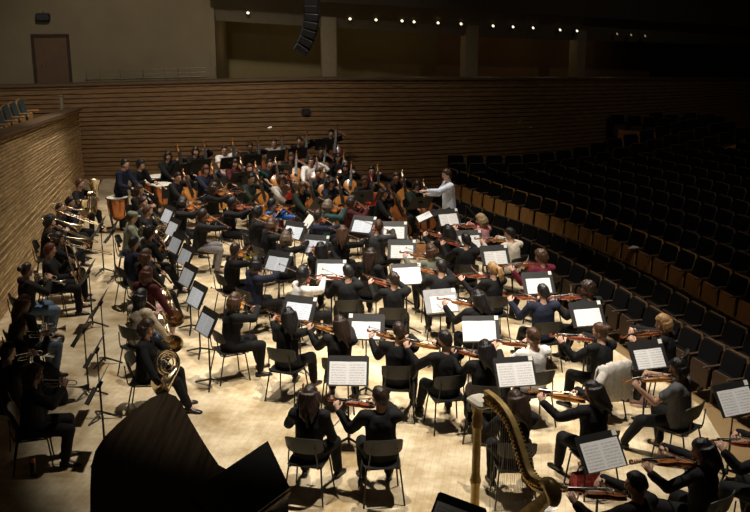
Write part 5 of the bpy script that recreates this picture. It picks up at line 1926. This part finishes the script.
for i, p in enumerate(cl_):
    t = (cl_[min(i + 1, len(cl_) - 1)] - cl_[max(i - 1, 0)]).normalized()
    nn = V((-t.y, t.x, 0))
    hw = .075 - .018 * math.sin(PI * i / (len(cl_) - 1)) 
    A, B2 = p + nn * hw, p - nn * hw
    R.append([hpt(A.x, A.y, -.028), hpt(A.x, A.y, .028), hpt(B2.x, B2.y, .022), hpt(B2.x, B2.y, -.022)])
g.loft(R); obj('neck', g.mesh('neck', ('harp_gold',), True, 50), hp_)
g = MB(); R = []
for i, p in enumerate(cl_[1:-3]):
    R.append([hpt(p.x, p.y - .03, -.040), hpt(p.x, p.y + .02, -.040), hpt(p.x, p.y + .02, .040), hpt(p.x, p.y - .03, .040)])
g.loft(R); obj('action_plate', g.mesh('plate', ('harp_wood',), False), hp_)
# sound box
top = V((cl_[-1].x, cl_[-1].y, 0)); bot = V((.17, .16, 0))
ax = (top - bot).normalized(); no = V((ax.y, -ax.x, 0))
g = MB(); R = []
for i in range(10):
    f = i / 9
    c = bot.lerp(top + ax * .02, f)
    w = .19 - .125 * f; dp = .20 - .11 * f
    ring = []
    for j in range(12):
        a = PI * j / 11
        q = c + no * (dp * math.sin(a)); ring.append(hpt(q.x, q.y, w * math.cos(a)))
    R.append(ring)
g.loft(R); obj('sound_box', g.mesh('sound_box', ('harp_gold',), True, 60), hp_)
g = MB(); g.tube(catmull([hpt(top.x - .12, top.y + .01), hpt(top.x - .02, top.y + .03), hpt(top.x + .05, top.y - .03), hpt(top.x + .045, top.y - .13)], 5), [.045 + .03 * math.sin(PI * k / 15) for k in range(16)], 14); obj('shoulder', g.mesh('shoulder', ('harp_gold',)), hp_)
g = MB()
for i in range(38):
    f = i / 37
    p = cl_[int(2 + f * (len(cl_) - 7))]
    q = bot.lerp(top, .10 + .86 * f)
    g.tube([hpt(p.x, p.y - .03, .030), hpt(q.x, q.y)], .0016, 4)
obj('strings', g.mesh('strings', ('string_steel',)), hp_)
for sd in (-1, 1):
    g = MB()
    for i in range(38):
        f = i / 37
        p = cl_[int(2 + f * (len(cl_) - 7))]
        for dz in (.025, -.018):
            a = hpt(p.x, p.y + dz, sd * .036); b = hpt(p.x, p.y + dz, sd * (.075 if dz > 0 else .056))
            g.tube([a, b], .011, 6)
    obj('tuning_pins', g.mesh('pins', ('piano_gold',)), hp_)
g = MB(); g.box(hpt(.14, .075), (.62, .46, .13), M4.Rotation(math.atan2(hd.y, hd.x), 3, 'Z'), .03); obj('pedal_box', g.mesh('pedal_box', ('harp_gold',), True, 30), hp_)
for sx in (-.12, .40):
    for sy in (-.19, .19):
        g = MB(); g.ball(hpt(sx, .022, sy), (.035, .035, .022), 10, 6); obj('foot', g.mesh('foot', ('harp_gold',)), hp_)
for i in range(7):
    g = MB(); a = hpt(.40, .09, -.15 + .05 * i); g.tube([a, a + hd * .09 + V((0, 0, -.01))], .010, 6); obj('pedal', g.mesh('pedal', ('piano_gold',)), hp_)
# stand by the harp, cut by the bottom edge of the picture
w = at(455, 521, 1.03)
stand_at(w, math.radians(-38), '', card=0, slab='black music stand cut by the bottom edge beside the harp column', mlab='white sheet music on the stand beside the harp column')

# ------------------------------------------------------------------ loose things
def drape():
    q = by('in black with light brown hair knot')
    M = zrot(q['pos'], q['ang'])
    e = empty('jacket', M @ M4.Translation((0, -.29, .45)))
    tag(e, 'pale grey jacket draped over the chair back of the light brown hair knot', 'jacket')
    g = MB()
    pr = [(-.085, -.10), (-.075, .10), (-.065, .30), (-.045, .40), (.0, .43), (.05, .40), (.075, .28), (.085, .14)]
    outer, inner = [], []
    for i in range(15):
        f = i / 14 * 2 - 1
        x = .29 * f
        ring = []
        for j, (y, z) in enumerate(pr):
            wv = .022 * math.sin(i * 2.3 + j * .8)
            ring.append((x * (1 + .12 * (j < 2)), y + wv + .05 * f * f, z - .10 * abs(f) ** 3 * (.5 + .5 * (z < .2)) + .012 * math.sin(i * 1.7)))
        ring2 = [(a, b + (.02 if j < 4 else -.02), c - .02) for j, (a, b, c) in enumerate(ring)]
        outer.append(ring + list(reversed(ring2)))
    g.loft(outer)
    obj('jacket_body', g.mesh('body', ('cloth_lightgrey',), True, 80), e)
    for sx in (-1, 1):
        g = MB(); g.tube(catmull([(sx * .26, -.06, .33), (sx * .35, -.07, .20), (sx * .36, -.08, .0), (sx * .34, -.06, -.16)], 4), [.06, .065, .068, .07, .07, .068, .066, .066, .064, .062, .06, .058, .055][:13], 10)
        obj('sleeve', g.mesh('sleeve', ('cloth_lightgrey' if sx < 0 else 'cloth_charcoal',)), e)
drape()
w = at(34, 476, 0)
e = empty('thermos_bottle', M4.Translation(w)); tag(e, 'dark flask with orange lid on the floor under the left trumpeter', 'bottle')
g = MB(); g.lathe([(.034, 0), (.037, .01), (.037, .17), (.030, .19)], 16); obj('flask', g.mesh('flask', ('bottle_dark',)), e)
g = MB(); g.lathe([(.033, .19), (.034, .20), (.034, .235), (.028, .245)], 16); obj('lid', g.mesh('lid', ('cap_orange',)), e)
def bag(px, py, lab, col, w_, d_, h_, a):
    w = at(px, py, 0)
    e = empty('tote_bag', zrot(w, a)); tag(e, lab, 'bag')
    g = MB(); g.loft([[(-w_ * k / 2, -d_ * k2 / 2, z), (w_ * k / 2, -d_ * k2 / 2, z), (w_ * k / 2, d_ * k2 / 2, z), (-w_ * k / 2, d_ * k2 / 2, z)] for k, k2, z in ((.92, .9, 0), (1, 1, .03), (.98, .9, h_ * .6), (.96, .5, h_))])
    obj('bag_body', g.mesh('bag', (col,), True, 60), e)
    for sy in (-1, 1):
        g = MB(); g.tube(circ((0, sy * d_ * .2, h_), (1, 0, 0), (0, 0, 1), w_ * .25, 0, 180, 10), .008, 6); obj('handle', g.mesh('handle', ('cloth_black',)), e)
bag(584, 489, 'red and white patterned bag on the floor left of the desk', 'bag_red', .30, .20, .22, .3)
bag(640, 402, 'pinkish bag on the floor under the grey T-shirt violinist stand', 'cloth_dustypink', .30, .20, .16, -.2)
bag(622, 394, 'sage coloured bag on the floor beside the draped jacket', 'cloth_sage', .34, .22, .16, .5)
w = at(536, 506, 0)
e = empty('paper_sheet', zrot((w.x, w.y, .001), .3)); tag(e, 'loose white printed paper on the floor behind the harp', 'paper')
g = MB(); g.box((0, 0, .003), (.42, .30, .004)); obj('page', g.mesh('page', ('page_white',), False), e)

# ------------------------------------------------------------------ light
W = bpy.data.worlds.new('hall_air'); SC.world = W
W.use_nodes = True
W.node_tree.nodes['Background'].inputs[0].default_value = (.9, .62, .38, 1)
W.node_tree.nodes['Background'].inputs[1].default_value = .0085
def spot(x, y, z, tx, ty, power, deg, blend=.5, size=.14, col=(1, .91, .78), tz=0.0, name='stage_or_fill_spot'):
    l = bpy.data.lights.new(name, 'SPOT')
    l.energy = power; l.spot_size = math.radians(deg); l.spot_blend = blend; l.shadow_soft_size = size; l.color = col
    o = bpy.data.objects.new(name, l); COL.objects.link(o)
    o.location = (x, y, z)
    o.rotation_euler = (V((tx, ty, tz)) - V((x, y, z))).to_track_quat('-Z', 'Y').to_euler()
PW = 3700
for (x, y, tx, ty, p, dg) in ((-.7, 12.6, -.2, 13.0, 1.25, 42), (2.2, 11.8, 2.1, 12.6, 1.25, 46), (-3.4, 17.6, -2.9, 17.9, 1.05, 46), (.8, 16.6, .6, 16.9, 1.1, 46), (3.0, 15.2, 2.5, 15.4, .9, 38), (-4.6, 23.4, -4.3, 23.2, .85, 48), (-.8, 21.8, -1.0, 22.6, 1.05, 50)):
    spot(x, y, 12.5, tx, ty, PW * p, dg)
# added unseen fill spots washing the slatted wall, tier front and stalls
spot(-5.0, 19.5, 11.5, -6.8, 30, 2300, 60, .8, .3, tz=1.4)
spot(-1.5, 20.5, 11.5, -1.5, 31, 900, 52, .9, .3, tz=1.0)
spot(-6.0, 12.0, 8.5, -8.0, 30, 420, 44, .9, .3, tz=5.2)
spot(6.0, 12.0, 12.5, 5.4, 22.0, 900, 42, .9, .3, tz=0)
for px in (248, 300, 376, 438, 513, 577, 640):
    w, a = tier_pt(px, 1.6)
    l = bpy.data.lights.new('tier_lamp', 'POINT'); l.energy = 3.4 if px < 480 else 3; l.color = (1, .74, .40); l.shadow_soft_size = .08
    o = bpy.data.objects.new('tier_lamp', l); COL.objects.link(o); o.location = (w.x, w.y, w.z + 1.15)
spot(-1.0, 18.0, 11.0, -7.2, 21.5, 1500, 42, .9, .3, tz=1.3)  # added unseen fill brightening the left slatted wall
spot(13, 16, 13, 9, 32, 520, 66, 1.0, .4, tz=.6)  # added unseen fill lifting the dark side boxes
# dark far side of the hall
m = MB(); m.box((20, 62, 8), (120, .5, 40)); struct('wall_far', m, 'hall_dark')
m = MB(); m.box((46, 30, 8), (.5, 80, 40)); struct('wall_right', m, 'hall_dark')
SC.view_settings.view_transform = 'Standard'
SC.view_settings.look = 'None'
SC.view_settings.gamma = 1
SC.view_settings.exposure = 0
